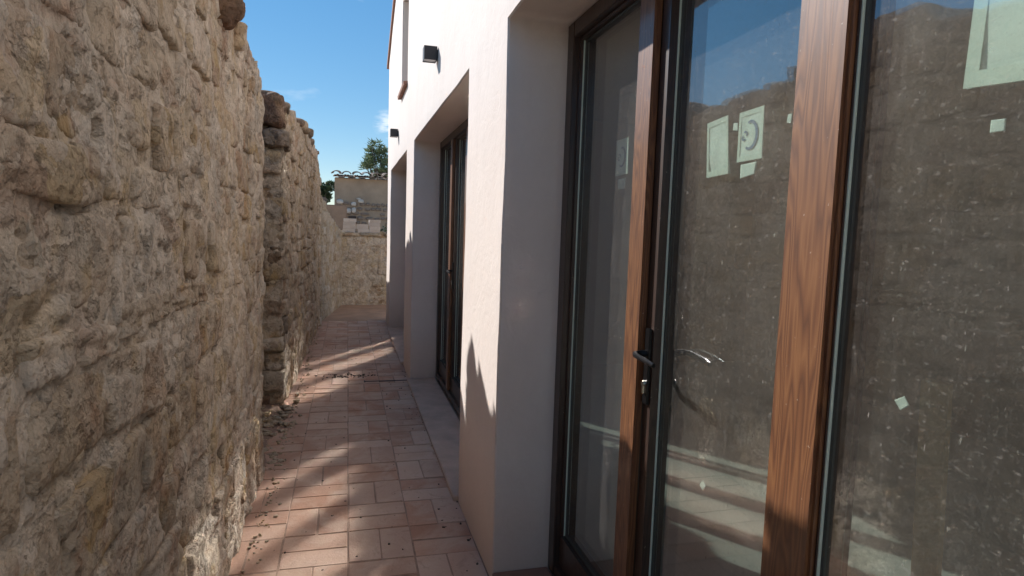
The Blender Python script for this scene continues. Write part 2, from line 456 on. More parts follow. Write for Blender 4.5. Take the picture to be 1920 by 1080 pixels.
def wood_material(name, dark, lightc, mid):
    """varnished softwood: stretched growth rings that give cathedral figures"""
    m, n, l, b, out = new_mat(name)
    pos = world_pos(n)
    mp = n.new("ShaderNodeMapping"); mp.inputs['Scale'].default_value = (1.0, 1.0, 0.085); l.new(pos, mp.inputs[0])
    wig = n.new("ShaderNodeTexNoise"); wig.inputs['Scale'].default_value = 9.0; wig.inputs['Detail'].default_value = 3
    wig.inputs['Roughness'].default_value = 0.5
    l.new(mp.outputs[0], wig.inputs['Vector'])
    rings = math_n(n, l, 'FRACT', math_n(n, l, 'MULTIPLY', wig.outputs[0], 26.0))
    rings = math_n(n, l, 'SUBTRACT', 1.0, math_n(n, l, 'ABSOLUTE', math_n(n, l, 'SUBTRACT', math_n(n, l, 'MULTIPLY', rings, 2.0), 1.0)))
    mp2 = n.new("ShaderNodeMapping"); mp2.inputs['Scale'].default_value = (1.0, 1.0, 0.02); l.new(pos, mp2.inputs[0])
    fib = noise(n, l, mp2.outputs[0], 420, 4, 0.6)
    c = ramp(n, l, rings, [(0.0, dark), (0.45, mid), (1.0, lightc)])
    c = mixc(n, l, rng_map(n, l, fib, 0.35, 0.7, 0, 0.35), c, dark)
    blot = noise(n, l, pos, 3.0, 4)
    c = mixc(n, l, rng_map(n, l, blot, 0.4, 0.7, 0, 0.4), c, mid)
    fl = noise(n, l, pos, 95, 2, 0.5)
    c = mixc(n, l, rng_map(n, l, fl, 0.74, 0.78, 0, 0.5), c, (0.5, 0.42, 0.34))
    l.new(c, b.inputs['Base Color'])
    b.inputs['Roughness'].default_value = 0.5; b.inputs['Specular IOR Level'].default_value = 0.45
    b.inputs['Coat Weight'].default_value = 0.5; b.inputs['Coat Roughness'].default_value = 0.14
    bb = bump(n, l, rings, 0.0006, 0.35); bb = bump(n, l, fib, 0.0006, 0.5, bb)
    l.new(bb, b.inputs['Normal'])
    return m
M['wood'] = wood_material('varnished_pine', (0.105, 0.040, 0.018), (0.245, 0.108, 0.042), (0.175, 0.070, 0.028))
M['wood_dark'] = wood_material('shaded_pine', (0.028, 0.015, 0.011), (0.058, 0.028, 0.019), (0.04, 0.020, 0.014))  # darker copy of the pine, shade on frames and leaves put into its colour

def glass_material(mname='dusty_window_glass', R0=.46, haze=.95, hr=.088, dustk=.8):
    """dusty insulating glass: sharp reflection + hazy reflection from the dust film, thin diffuse dirt"""
    m = bpy.data.materials.new(mname); m.use_nodes = True
    n, l = m.node_tree.nodes, m.node_tree.links; n.clear()
    out = n.new("ShaderNodeOutputMaterial")
    geo = n.new("ShaderNodeNewGeometry")
    dot = n.new("ShaderNodeVectorMath"); dot.operation = 'DOT_PRODUCT'
    l.new(geo.outputs['Incoming'], dot.inputs[0]); l.new(geo.outputs['Normal'], dot.inputs[1])
    cosv = math_n(n, l, 'ABSOLUTE', dot.outputs['Value'])
    sch = math_n(n, l, 'POWER', math_n(n, l, 'SUBTRACT', 1.0, cosv, True), 4.2)
    F = math_n(n, l, 'ADD', math_n(n, l, 'MULTIPLY', sch, 1 - R0), R0, True)      # low-e coated insulating glass
    tr = n.new("ShaderNodeBsdfTransparent"); tr.inputs[0].default_value = (0.90, 0.955, 0.925, 1)
    g1 = n.new("ShaderNodeBsdfGlossy"); g1.inputs['Roughness'].default_value = 0.0; g1.inputs[0].default_value = (0.97, 0.98, 1.0, 1)
    g2 = n.new("ShaderNodeBsdfGlossy"); g2.inputs['Roughness'].default_value = hr; g2.inputs[0].default_value = (0.97, 0.98, 1.0, 1)
    # the film was wiped and rained down: it spreads light up and down far more than sideways
    g2.inputs['Anisotropy'].default_value = 0.35
    tg = n.new("ShaderNodeCombineXYZ"); tg.inputs[1].default_value = 1.0; l.new(tg.outputs[0], g2.inputs['Tangent'])
    gm = n.new("ShaderNodeMixShader"); gm.inputs[0].default_value = haze
    l.new(g1.outputs[0], gm.inputs[1]); l.new(g2.outputs[0], gm.inputs[2])
    mx = n.new("ShaderNodeMixShader"); l.new(F, mx.inputs[0]); l.new(tr.outputs[0], mx.inputs[1]); l.new(gm.outputs[0], mx.inputs[2])
    pos = geo.outputs['Position']
    film = noise(n, l, pos, 3.0, 5, 0.6)
    mp = n.new("ShaderNodeMapping"); mp.inputs['Scale'].default_value = (1, 1, 0.28); l.new(pos, mp.inputs[0])
    drip = noise(n, l, mp.outputs[0], 46, 5, 0.65, 0.8)
    speck = n.new("ShaderNodeTexNoise"); speck.inputs['Scale'].default_value = 150; speck.inputs['Detail'].default_value = 3
    l.new(mp.outputs[0], speck.inputs['Vector'])
    d1 = rng_map(n, l, film, 0.3, 0.7, 0.018, 0.04)
    d2 = rng_map(n, l, drip, 0.55, 0.75, 0.0, 0.035)
    d3 = rng_map(n, l, speck.outputs[0], 0.70, 0.76, 0.0, 0.30)
    mph = n.new("ShaderNodeMapping"); mph.inputs['Scale'].default_value = (1, 0.45, 1); l.new(pos, mph.inputs[0])
    sp2 = noise(n, l, mph.outputs[0], 120, 3, 0.55)
    d4 = math_n(n, l, 'MULTIPLY', rng_map(n, l, sp2, 0.62, 0.72, 0.0, 0.13), rng_map(n, l, drip, 0.35, 0.6, 0.2, 1.0))
    sp3 = noise(n, l, pos, 330, 2, 0.5)
    d5 = rng_map(n, l, sp3, 0.62, 0.78, 0.0, 0.10)
    dd = math_n(n, l, 'ADD', math_n(n, l, 'ADD', d1, d2), math_n(n, l, 'ADD', d3, math_n(n, l, 'ADD', d4, d5)), True)
    dd = math_n(n, l, 'MULTIPLY', dd, dustk, True)
    dif = n.new("ShaderNodeBsdfDiffuse"); dif.inputs[0].default_value = (0.62, 0.57, 0.52, 1)
    mz = n.new("ShaderNodeMixShader"); l.new(dd, mz.inputs[0]); l.new(mx.outputs[0], mz.inputs[1]); l.new(dif.outputs[0], mz.inputs[2])
    l.new(mz.outputs[0], out.inputs[0])
    return m
M['glass'] = glass_material()                                           # middle and far doors
M['glass_near'] = glass_material('near_window_glass', .17, .18, .12, 1.3)

def leaf_material(name, A, B):
    m, n, l, b, out = new_mat(name)
    pos = world_pos(n)
    a = noise(n, l, pos, 14, 3)
    c = mixc(n, l, rng_map(n, l, a, 0.35, 0.65), A, B)
    l.new(c, b.inputs['Base Color']); b.inputs['Roughness'].default_value = 0.5
    tl = n.new("ShaderNodeBsdfTranslucent"); l.new(c, tl.inputs[0])
    ms = n.new("ShaderNodeMixShader"); ms.inputs[0].default_value = 0.3
    l.new(b.outputs[0], ms.inputs[1]); l.new(tl.outputs[0], ms.inputs[2]); l.new(ms.outputs[0], out.inputs[0])
    return m
M['leaf'] = leaf_material('grey_green_leaf', (0.08, 0.12, 0.055), (0.20, 0.25, 0.13))
M['leaf_dark'] = leaf_material('dark_leaf', (0.03, 0.055, 0.025), (0.07, 0.10, 0.04))

# ------------------------------------------------------------------ stone walls
def crest_fn(pts, amp=0.03, seed=0):
    xs = np.array([p[0] for p in pts]); zs = np.array([p[1] for p in pts])
    def f(u):
        u = np.asarray(u, dtype=float)
        q = np.stack([u, u * 0 + 3.1, u * 0 + seed], 1)
        return np.interp(u, xs, zs) + amp * fbm(q, 5.0, 4, seed) * 1.6
    return f

def wall_core(name, P0, ang, us, crest, thick, vn, mat, parent, z0=-0.08, amp=1.0, seed=1, end_n=10, cap_n=6, ends=(True, True)):
    """closed rubble-and-mortar body. P0 = plan origin, ang = direction of the wall, front normal to its right"""
    d = np.array([math.sin(ang), math.cos(ang)]); nrm = np.array([math.cos(ang), -math.sin(ang)])
    us = np.asarray(us); nu = len(us)
    T = thick
    ring = [(u, 0.0, 0, 1.0) for u in us]
    ks = np.linspace(0, 1, end_n + 2)[1:-1]
    ring += [(us[-1], -T * k, 1.0, 0.0) for k in ks]
    ring += [(u, -T, 0, -1.0) for u in us[::-1]]
    ring += [(us[0], -T * (1 - k), -1.0, 0.0) for k in ks]
    ring = np.array(ring)
    # soften corners
    nn = ring[:, 2:4].copy()
    for i in (0, nu - 1, nu + end_n, 2 * nu + end_n - 1):
        a = nn[i - 1] + nn[i] + nn[(i + 1) % len(ring)]; nn[i] = a / max(np.linalg.norm(a), 1e-6)
    R = len(ring)
    cr = crest(ring[:, 0])
    tv = np.linspace(0, 1, vn)
    U = np.repeat(ring[:, 0][None], vn, 0); B = np.repeat(ring[:, 1][None], vn, 0)
    Z = z0 + (cr[None] - z0) * tv[:, None]
    NX = np.repeat(nn[:, 0][None], vn, 0); NY = np.repeat(nn[:, 1][None], vn, 0)
    def place(U, B, Z, NU, NB, NZ):
        X = P0[0] + d[0] * U + nrm[0] * B; Y = P0[1] + d[1] * U + nrm[1] * B
        P = np.stack([X.ravel(), Y.ravel(), Z.ravel()], 1)
        q = P + 0.035 * np.stack([fbm(P, 9.0, 2, seed + 70), fbm(P, 9.0, 2, seed + 71), fbm(P, 9.0, 2, seed + 72)], 1)
        s_ = q[:, 0] * (abs(nrm[1]) > .7) + q[:, 1] * (abs(nrm[1]) <= .7) + B.ravel() * .9
        D = 0.016 * fbm(P, 2.4, 3, seed) + 0.007 * fbm(P, 8.0, 3, seed + 5)
        D = D + 0.012 * facet(s_ * .8, q[:, 2] * 1.2, 8.5, seed, .9, .9) + 0.0075 * facet(s_, q[:, 2], 22.0, seed + 2, 1.1, .8) + 0.003 * facet(s_, q[:, 2], 55.0, seed + 3)
        pit = fbm(P * np.array([1, 1, 1.5]), 14.0, 3, seed + 21); D = D - 0.05 * np.clip(pit - 0.27, 0, 0.2) * 1.6 - .007
        D = D * amp
        nu_, nb_, nz_ = NU.ravel(), NB.ravel(), NZ.ravel()
        P[:, 0] += D * (d[0] * nu_ + nrm[0] * nb_); P[:, 1] += D * (d[1] * nu_ + nrm[1] * nb_); P[:, 2] += D * nz_ * 1.4
        return P
    P = place(U, B, Z, NX, NY, NX * 0)
    F = []
    idx = np.arange(vn * R).reshape(vn, R)
    a = idx[:-1]; b_ = idx[1:]
    a2 = np.roll(a, -1, 1); b2 = np.roll(b_, -1, 1)
    F.append(np.stack([a, a2, b2, b_], -1).reshape(-1, 4))
    # cap
    top = idx[-1]
    cols_b = np.linspace(0, 1, cap_n + 2)
    front = top[:nu]; back = top[nu + end_n:2 * nu + end_n][::-1]
    UU = np.repeat(us[None], cap_n, 0); BB = np.repeat(-T * cols_b[1:-1, None], nu, 1)
    q = np.stack([UU.ravel(), BB.ravel(), BB.ravel() * 0 + seed], 1)
    ZZ = crest(UU.ravel()) + 0.03 * amp * fbm(q, 7.0, 3, seed + 3)
    PC = place(UU, BB, ZZ, UU * 0, UU * 0, UU * 0 + 1)
    base = len(P)
    grid = np.vstack([front[None], np.arange(cap_n * nu).reshape(cap_n, nu) + base, back[None]])
    F.append(np.stack([grid[:-1, :-1], grid[:-1, 1:], grid[1:, 1:], grid[1:, :-1]], -1).reshape(-1, 4))
    V = np.vstack([P, PC]); F = np.vstack(F)
    me = mesh_np(name, V, F, mat, smooth=True)
    bm = bmesh.new(); bm.from_mesh(me)
    # close the little triangles at the two ends of the cap
    bmesh.ops.holes_fill(bm, edges=[e for e in bm.edges if e.is_boundary], sides=60)
    bmesh.ops.recalc_face_normals(bm, faces=bm.faces); bm.to_mesh(me); bm.free()
    return link(name, me, parent)

_cube_cache = {}
def cube_sphere(k):
    if k in _cube_cache: return _cube_cache[k]
    bm = bmesh.new(); bmesh.ops.create_cube(bm, size=2.0)
    bmesh.ops.subdivide_edges(bm, edges=bm.edges, cuts=k, use_grid_fill=True)
    V = np.array([v.co[:] for v in bm.verts]); F = np.array([[v.index for v in f.verts] for f in bm.faces]); bm.free()
    _cube_cache[k] = (V, F); return V, F

def stone_mesh(name, size, k, mat, seed, rough=1.0, power=9.0, org=(0, 0, 0), irregular=0.10):
    V, F = cube_sphere(k)
    nrm = (np.abs(V) ** power).sum(1) ** (1 / power)
    Q = V / nrm[:, None]
    S = np.array(size) / 2
    # uneven outline: squeeze by low frequency noise of the direction
    dirn = Q / np.linalg.norm(Q, axis=1)[:, None]
    o = 1 + irregular * fbm(dirn + seed * 3.7, 1.3, 2, int(seed) % 97)
    P = Q * S * o[:, None]
    W = P + np.array(org)
    m = min(S)
    wq = W + 0.03 * np.stack([fbm(W, 11.0, 2, 70), fbm(W, 11.0, 2, 71), fbm(W, 11.0, 2, 72)], 1)
    aa = wq[:, 0] * .9 + wq[:, 1]
    sd = int(seed) % 1013
    D = rough * (0.006 * fbm(W, 7.0, 2, 40) + .012 * facet(aa, wq[:, 2], 7.0, sd, .9, .8) + .007 * facet(aa, wq[:, 2], 21.0, sd + 7, 1.1, .8) + .0022 * facet(aa, wq[:, 2], 52.0, sd + 9) - .006)
    P = P + dirn * D[:, None]
    return mesh_np(name, P, F, mat, smooth=True)

def lay_stones(parent, P0, ang, u0, u1, z_of, mats, k=6, hmin=.11, hmax=.24, wmin=.13, wmax=.42, proud=(-.012, .022), seed=3,
               skip=0.12, zmin=0.0, share=0, depth=0.16, limit=300, face='front', rough=1.0):
    r = random.Random(seed)
    d = (math.sin(ang), math.cos(ang)); nr = (math.cos(ang), -math.sin(ang))
    pool = []
    if share:
        for i in range(share):
            pool.append(stone_mesh('stone', (1, 1, 1), k, None, seed * 10 + i, power=4.5))
    z = zmin; cnt = 0
    ztop = max(z_of(u0), z_of(u1), z_of((u0 + u1) / 2)) + 0.15
    while z < ztop:
        h = r.uniform(hmin, hmax); u = u0 + r.uniform(-.1, .05)
        while u < u1:
            w = r.uniform(wmin, wmax) * (0.75 + h / hmax * 0.45)
            hh = h * r.uniform(.82, 1.0)
            uc, zc = u + w / 2, z + h / 2 + r.uniform(-.018, .018)
            u += w + r.uniform(.008, .035)
            if uc + w * .3 > u1 or zc > z_of(uc) - 0.02 or r.random() < skip or cnt >= limit: continue
            pr_ = r.uniform(*proud)
            b = pr_ - depth / 2
            x = P0[0] + d[0] * uc + nr[0] * b; y = P0[1] + d[1] * uc + nr[1] * b
            mat = r.choice(mats)
            ww, hh = w * 1.02, hh * 1.02
            if share:
                me = r.choice(pool)
                o = link('stone', me, parent, (x, y, zc)); o.scale = (depth, ww, hh)
                if not me.materials: me.materials.append(mat)
            else:
                me = stone_mesh('stone', (depth, ww, hh), k, mat, cnt + seed * 131, org=(x, y, zc), rough=rough, power=r.choice((9.0, 13.0, 18.0)), irregular=r.uniform(.05, .16))
                o = link('stone', me, parent, (x, y, zc))
            o.rotation_euler = (r.uniform(-.07, .07), r.uniform(-.05, .05), -ang + r.uniform(-.05, .05))
            cnt += 1
        z += h + r.uniform(.004, .018)
    return cnt

# ---- near wall
w1 = thing('stone_wall', 'tall near rubble stone wall with smeared lime mortar filling the left of the photo', 'stone wall', (-0.47, 1.5, 0))
crest1 = crest_fn([(-2.5, 2.40), (1.9, 2.37), (2.05, 2.40), (2.12, 2.48), (2.5, 2.48), (2.66, 2.36), (3.0, 2.34), (3.3, 2.37), (3.5, 2.36), (3.75, 2.38), (3.95, 2.34)], 0.028, 2)
def rel(o, p): return p
us1 = np.concatenate([np.arange(-0.7, 0.8, 0.04), np.arange(0.8, 2.2, 0.0095), np.arange(2.2, 3.955, 0.0125)])
c1 = wall_core('wall_core', (-0.485, 0.0), 0.0, us1, crest1, 0.52, 250, M['mortar'], None, seed=1)
c1.parent = w1; c1.location = (0.47, -1.5, 0)
hold = thing('tmp', 'x', 'x')
def adopt(parent, fn):
    before = set(bpy.data.objects)
    fn()
    for o in set(bpy.data.objects) - before:
        if o.parent is None:
            o.parent = parent; o.location = Vector(o.location) - Vector(parent.location)
bpy.data.objects.remove(hold)
z1 = lambda u: float(crest1(np.array([u]))[0])
adopt(w1, lambda: lay_stones(None, (-0.485, 0.0), 0.0, 0.75, 3.96, z1, [M['stone']] * 5 + [M['mortar']], k=15, proud=(-.005, .012), seed=11, hmin=.08, hmax=.22, wmin=.10, wmax=.40, limit=290, skip=.08))
adopt(w1, lambda: lay_stones(None, (-0.485, 0.0), 0.0, -0.68, 0.75, z1, [M['stone']], k=5, seed=12, hmin=.14, hmax=.26, wmin=.2, wmax=.46, limit=100))
# capping stones along the crest
def cap_stones(P0, ang, u0, u1, crest, mats, seed, step=(.12, .3), thick=.4, k=6, hh=(.05, .13), front=0.0):
    r = random.Random(seed); u = u0
    d = (math.sin(ang), math.cos(ang)); nr = (math.cos(ang), -math.sin(ang))
    while u < u1:
        w = r.uniform(*step)
        if r.random() < .8:
            b = front - thick * r.uniform(.12, .9) * .5; h = r.uniform(*hh); dp = r.uniform(.14, .3)
            uc = u + w / 2; z = float(crest(np.array([uc]))[0]) + h * r.uniform(-.1, .25)
            x = P0[0] + d[0] * uc + nr[0] * b; y = P0[1] + d[1] * uc + nr[1] * b
            me = stone_mesh('stone', (dp, w * 1.02, h), k, r.choice(mats), seed * 17 + int(u * 91), org=(x, y, z), power=3.6)
            o = link('stone', me, None, (x, y, z)); o.rotation_euler = (r.uniform(-.15, .15), r.uniform(-.15, .15), r.uniform(-.5, .5))
        u += w * r.uniform(.9, 1.25)
adopt(w1, lambda: cap_stones((-0.62, 0), 0, 1.2, 3.8, crest1, [M['stone'], M['boulder']], 21, hh=(.04, .08)))
def boulder1():
    for (p, s, sd, mt) in [((-0.60, 2.81, 2.37), (.28, .28, .16), 501, 'boulder'), ((-0.62, 2.66, 2.39), (.26, .30, .09), 502, 'boulder'), ((-0.54, 3.05, 2.33), (.17, .14, .10), 503, 'stone')]:
        me = stone_mesh('stone', s, 14, M[mt], sd, org=p, power=9, irregular=.25, rough=2.2)
        o = link('stone', me, None, p); o.rotation_euler = (0.1, 0.12, 0.3)
adopt(w1, boulder1)
w1.children[0]  # wall core

# ---- second wall, beyond the gap
A2 = math.atan2(-0.405 + 0.505, 9.97 - 5.30)
L2 = math.hypot(0.10, 4.67)
w2 = thing('stone_wall', 'long shaded rubble wall with a broken dark end, beyond the gap after the near wall', 'stone wall', (-0.505, 5.30, 0))
crest2 = crest_fn([(0, 2.20), (0.12, 2.36), (0.35, 2.44), (1.6, 2.54), (2.9, 2.50), (3.9, 2.47), (4.35, 2.40), (4.5, 2.15), (L2, 2.0)], 0.035, 6)
us2 = np.arange(0, L2 + .01, 0.02)
adopt(w2, lambda: wall_core('wall_core', (-0.505, 5.30), A2, us2, crest2, 0.5, 130, M['mortar'], None, seed=31, end_n=36, amp=1.25))
z2 = lambda u: float(crest2(np.array([u]))[0])
adopt(w2, lambda: lay_stones(None, (-0.505, 5.30), A2, 0.02, L2 - .02, z2, [M['stone']] * 3 + [M['mortar']], k=6, seed=32, proud=(-.014, .022), limit=250, hmin=.1, hmax=.2, wmin=.12, wmax=.34))
# stones of the broken end face (faces the camera)
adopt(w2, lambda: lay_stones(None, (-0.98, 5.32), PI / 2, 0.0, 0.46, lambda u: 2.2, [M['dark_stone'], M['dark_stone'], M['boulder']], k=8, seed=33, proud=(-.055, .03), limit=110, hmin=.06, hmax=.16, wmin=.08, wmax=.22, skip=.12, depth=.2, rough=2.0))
adopt(w2, lambda: cap_stones((-0.505, 5.30), A2, 0.3, L2 - .3, crest2, [M['stone'], M['dark_stone']], 34, k=6))
def boulder2():
    for (p, s, sd, mt) in [((-0.63, 5.36, 2.40), (.25, .26, .25), 611, 'boulder'), ((-0.60, 5.60, 2.46), (.22, .3, .10), 612, 'dark_stone'), ((-0.56, 5.30, 2.18), (.2, .2, .15), 613, 'dark_stone')]:
        me = stone_mesh('stone', s, 14, M[mt], sd, org=p, power=6, irregular=.3, rough=2.2)
        link('stone', me, None, p)
adopt(w2, boulder2)

# ---- recessed wall at the back of the gap
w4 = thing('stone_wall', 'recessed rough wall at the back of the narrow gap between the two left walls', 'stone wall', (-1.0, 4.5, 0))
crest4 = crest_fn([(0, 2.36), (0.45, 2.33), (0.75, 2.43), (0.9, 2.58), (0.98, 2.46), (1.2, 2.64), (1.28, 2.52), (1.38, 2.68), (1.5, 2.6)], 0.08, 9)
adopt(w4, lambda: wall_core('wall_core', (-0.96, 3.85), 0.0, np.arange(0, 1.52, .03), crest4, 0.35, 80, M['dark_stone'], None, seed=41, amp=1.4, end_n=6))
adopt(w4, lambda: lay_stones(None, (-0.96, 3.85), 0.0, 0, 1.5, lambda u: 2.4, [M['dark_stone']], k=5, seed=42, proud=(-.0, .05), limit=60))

# ---- third, low pale wall bending towards the end wall
A3 = math.atan2(-0.09 + 0.405, 12.2 - 9.97); L3 = math.hypot(.315, 2.23)
w3 = thing('stone_wall', 'low pale lime washed wall stretch running down to the far corner', 'stone wall', (-0.40, 9.97, 0))
crest3 = crest_fn([(0, 1.95), (0.25, 1.86), (0.8, 1.70), (1.5, 1.52), (L3, 1.36)], 0.03, 12)
adopt(w3, lambda: wall_core('wall_core', (-0.40, 9.98), A3, np.arange(0, L3 + .02, .03), crest3, 0.45, 70, M['pale_mortar'], None, seed=51, end_n=8, amp=1.0))
z3 = lambda u: float(crest3(np.array([u]))[0])
adopt(w3, lambda: lay_stones(None, (-0.40, 9.98), A3, 0.02, L3, z3, [M['pale_stone'], M['pale_mortar']], k=5, seed=52, proud=(-.015, .02), limit=90))

# ---- end wall closing the passage
w5 = thing('stone_wall', 'sunken end wall of big pale blocks closing the far end of the passage', 'stone wall', (1.5, 12.15, 0))
crest5 = crest_fn([(0, 1.32), (4.6, 1.30)], 0.02, 15)
adopt(w5, lambda: wall_core('wall_core', (-0.35, 12.16), PI / 2, np.arange(0, 4.6, .03), crest5, 0.5, 60, M['pale_mortar'], None, seed=61, end_n=6))
adopt(w5, lambda: lay_stones(None, (-0.35, 12.16), PI / 2, 0.15, 4.5, lambda u: 1.30, [M['pale_stone'], M['pale_mortar'], M['pale_mortar']], k=9, seed=62, proud=(-.018, .016), limit=100, hmin=.15, hmax=.34, wmin=.2, wmax=.55, skip=.1))
def coping():
    r = random.Random(5); x = -0.2
    while x < 4.1:
        w = r.uniform(.25, .5)
        p = (x + w / 2, 12.36, 1.355 + r.uniform(-.01, .01))
        me = stone_mesh('coping_stone', (w, .5, .07), 6, M['pale_stone'], 700 + int(x * 10), org=p, power=7, irregular=.08)
        link('coping_stone', me, None, p); x += w + .012
adopt(w5, coping)

# ------------------------------------------------------------------ ground, path, tiles
g = MB(); g.box((-300, -300, -0.6), (300, 300, -0.10)).done('ground', M['ground'])
tag(bpy.data.objects['ground'], kind='structure')
path = MB().box((-1.3, -1.3, -0.09), (0.93, 10.35, -0.0035)).done('path', M['bed']); tag(path, kind='structure')
# bare earth at the far end, a little uneven
def patch(name, x0, x1, y0, y1, z, res, amp, mat, seed, edge=0.02):
    nx, ny = int((x1 - x0) / res) + 1, int((y1 - y0) / res) + 1
    X, Y = np.meshgrid(np.linspace(x0, x1, nx), np.linspace(y0, y1, ny))
    P = np.stack([X.ravel(), Y.ravel(), X.ravel() * 0], 1)
    P[:, 2] = z + amp * fbm(P, 3.5, 4, seed)
    t = np.minimum(np.minimum((P[:, 0] - x0), (x1 - P[:, 0])), np.minimum((P[:, 1] - y0), (y1 - P[:, 1])))
    P[:, 2] -= np.clip(1 - t / 0.12, 0, 1) * edge
    idx = np.arange(nx * ny).reshape(ny, nx)
    F = np.stack([idx[:-1, :-1], idx[:-1, 1:], idx[1:, 1:], idx[1:, :-1]], -1).reshape(-1, 4)
    return link(name, mesh_np(name, P, F, mat, smooth=True))
earth = patch('earth_ground', -1.2, 4.6, 10.0, 12.6, 0.004, 0.05, 0.008, M['dust'], 3); tag(earth, kind='structure')
TY0 = 2.73
XS = [-0.5795, -0.283, 0.014, 0.3105]; CW = 0.2965
r = random.Random(4)
def tile_variant(w, l, i):
    b = bmesh.new(); bmesh.ops.create_cube(b, size=1.0)
    bmesh.ops.scale(b, vec=(w, l, 0.03), verts=b.verts); bmesh.ops.translate(b, vec=(0, 0, -0.015), verts=b.verts)
    es = [e for e in b.edges if all(v.co.z > -0.001 for v in e.verts) or abs(e.verts[0].co.z - e.verts[1].co.z) > 0.01]
    bmesh.ops.bevel(b, geom=es, offset=0.0028, segments=2, affect='EDGES')
    for v in b.verts:
        if v.co.z > -0.02: v.co.x += r.uniform(-.0012, .0012); v.co.y += r.uniform(-.0012, .0012)
    me = bpy.data.meshes.new('tile'); b.to_mesh(me); b.free(); me.materials.append(M['tile']); return me
GAP = 0.0055
small = [tile_variant(CW - GAP, CW / 2 - GAP, i) for i in range(6)]       # lying across
long_ = [tile_variant(CW / 2 - GAP, CW - GAP, i) for i in range(6)]       # lying along
nt = 0
for c, x0 in enumerate(XS):
    k0 = -13; drift = 0
    for k in range(k0, 25):
        y0 = TY0 + k * CW
        if y0 > 10.05 or y0 < -1.2: continue
        vert = (c + k) % 2 == 0      # column 2 upright at k = 0
        for s in (0, 1):
            if vert:
                p = (x0 + CW * (0.25 + 0.5 * s), y0 + CW / 2); me = r.choice(long_)
            else:
                p = (x0 + CW / 2, y0 + CW * (0.25 + 0.5 * s)); me = r.choice(small)
            if c == 0 and p[0] < -0.53 and not (3.9 < p[1] < 5.4): continue
            o = link('tile', me, path, (p[0] + r.uniform(-.0012, .0012), p[1] + r.uniform(-.0015, .0015), r.uniform(-.003, .002)))
            o.rotation_euler = (r.uniform(-.004, .004), r.uniform(-.004, .004), r.uniform(-.006, .006)); nt += 1
print('tiles', nt)
js = MB().box((0.17, 6.068, -0.004), (0.60, 6.080, 0.006)).box((0.165, 6.045, -0.004), (0.178, 6.10, 0.007)).done('joint_strip', M['strip_metal'], bevel=.001)
tag(js, 'thin dark metal joint strip set across the terracotta path', 'joint strip')

# ------------------------------------------------------------------ the plastered house
FX, FT = 0.607, 0.36
OPEN = [(-0.33, 2.45), (3.27, 6.05), (6.80, 9.30)]
OZ = (0.05, 2.337)
house = thing('house', 'cream plastered house whose sunlit side with deep openings fills the right', 'house', (FX, 5.0, 0))
def facade():
    def sub(vals, step):
        out = [vals[0]]
        for a, b in zip(vals, vals[1:]):
            n_ = max(1, int(round((b - a) / step))); out += [a + (b - a) * (i + 1) / n_ for i in range(n_)]
        return out
    ys = sub([-1.4, -0.33, 2.45, 3.27, 6.05, 6.80, 6.86, 7.62, 9.30, 10.04], 0.11)
    zs = sub([-0.05, 0.0, OZ[1], 3.03, 4.15, 4.20], 0.11)
    up = [4.20 + 0.12 * i for i in range(1, 24)]
    holes = [(a, b, -1, OZ[1]) for a, b in OPEN] + [(6.86, 7.62, 3.03, 4.15)]
    def solid(yc, zc):
        return not any(a < yc < b and c_ < zc < d_ for a, b, c_, d_ in holes)
    def roof(y): return 4.05 + (10.04 - y) * 0.45 if y > 3 else 4.05 + 7.04 * .45 - (3 - y) * .45
    bm = bmesh.new(); cache = {}
    def V(y, z):
        k = (round(y, 4), round(z, 4))
        if k not in cache:
            n_ = float(fbm(np.array([[1.0, y, z]]), 1.6, 2, 5)[0]) * 0.006 + float(fbm(np.array([[1.0, y, z]]), 6.0, 2, 8)[0]) * 0.0018
            # slightly uneven arrises
            jy = float(fbm(np.array([[y, z, 4.0]]), 3.0, 2, 11)[0]) * 0.004
            cache[k] = bm.verts.new((FX + n_, y + jy, z + (jy * .6 if z > .02 else 0)))
        return cache[k]
    for ya, yb in zip(ys, ys[1:]):
        for za, zb in zip(zs, zs[1:]):
            if solid((ya + yb) / 2, (za + zb) / 2) and zb <= 4.05 + 1e-6:
                bm.faces.new((V(ya, za), V(ya, zb), V(yb, zb), V(yb, za)))
    zt = max(z for z in zs if z <= 4.05)
    for ya, yb in zip(ys, ys[1:]):
        yc = (ya + yb) / 2
        if not solid(yc, 4.0):      # over the little window
            t0, t1 = 4.15, 4.15
            bm.faces.new((V(ya, 4.15), V(ya, round(roof(ya), 4)), V(yb, round(roof(yb), 4)), V(yb, 4.15)))
        else:
            if roof(yb) > zt + .001 or roof(ya) > zt + .001:
                # keep the seam with the 4.15 level where the window is
                bm.faces.new((V(ya, zt), V(ya, round(roof(ya), 4)), V(yb, round(roof(yb), 4)), V(yb, zt)))
    bmesh.ops.remove_doubles(bm, verts=bm.verts, dist=1e-5)
    geo = bmesh.ops.extrude_face_region(bm, geom=list(bm.faces))
    nv = [e for e in geo['geom'] if isinstance(e, bmesh.types.BMVert)]
    for v in nv: v.co.x = FX + FT
    bmesh.ops.recalc_face_normals(bm, faces=bm.faces)
    es = [e for e in bm.edges if len(e.link_faces) == 2 and e.calc_face_angle(0) > 1.0 and all(v.co.x < FX + .1 for v in e.verts)]
    bmesh.ops.bevel(bm, geom=es, offset=0.007, segments=3, affect='EDGES', clamp_overlap=True)
    me = bpy.data.meshes.new('wall'); bm.to_mesh(me); bm.free(); me.materials.append(M['plaster'])
    for p in me.polygons: p.use_smooth = abs(p.normal.x) < 2
    o = link('wall', me, None)
    md = o.modifiers.new('w', 'WEIGHTED_NORMAL'); md.keep_sharp = False
    return o
adopt(house, facade)
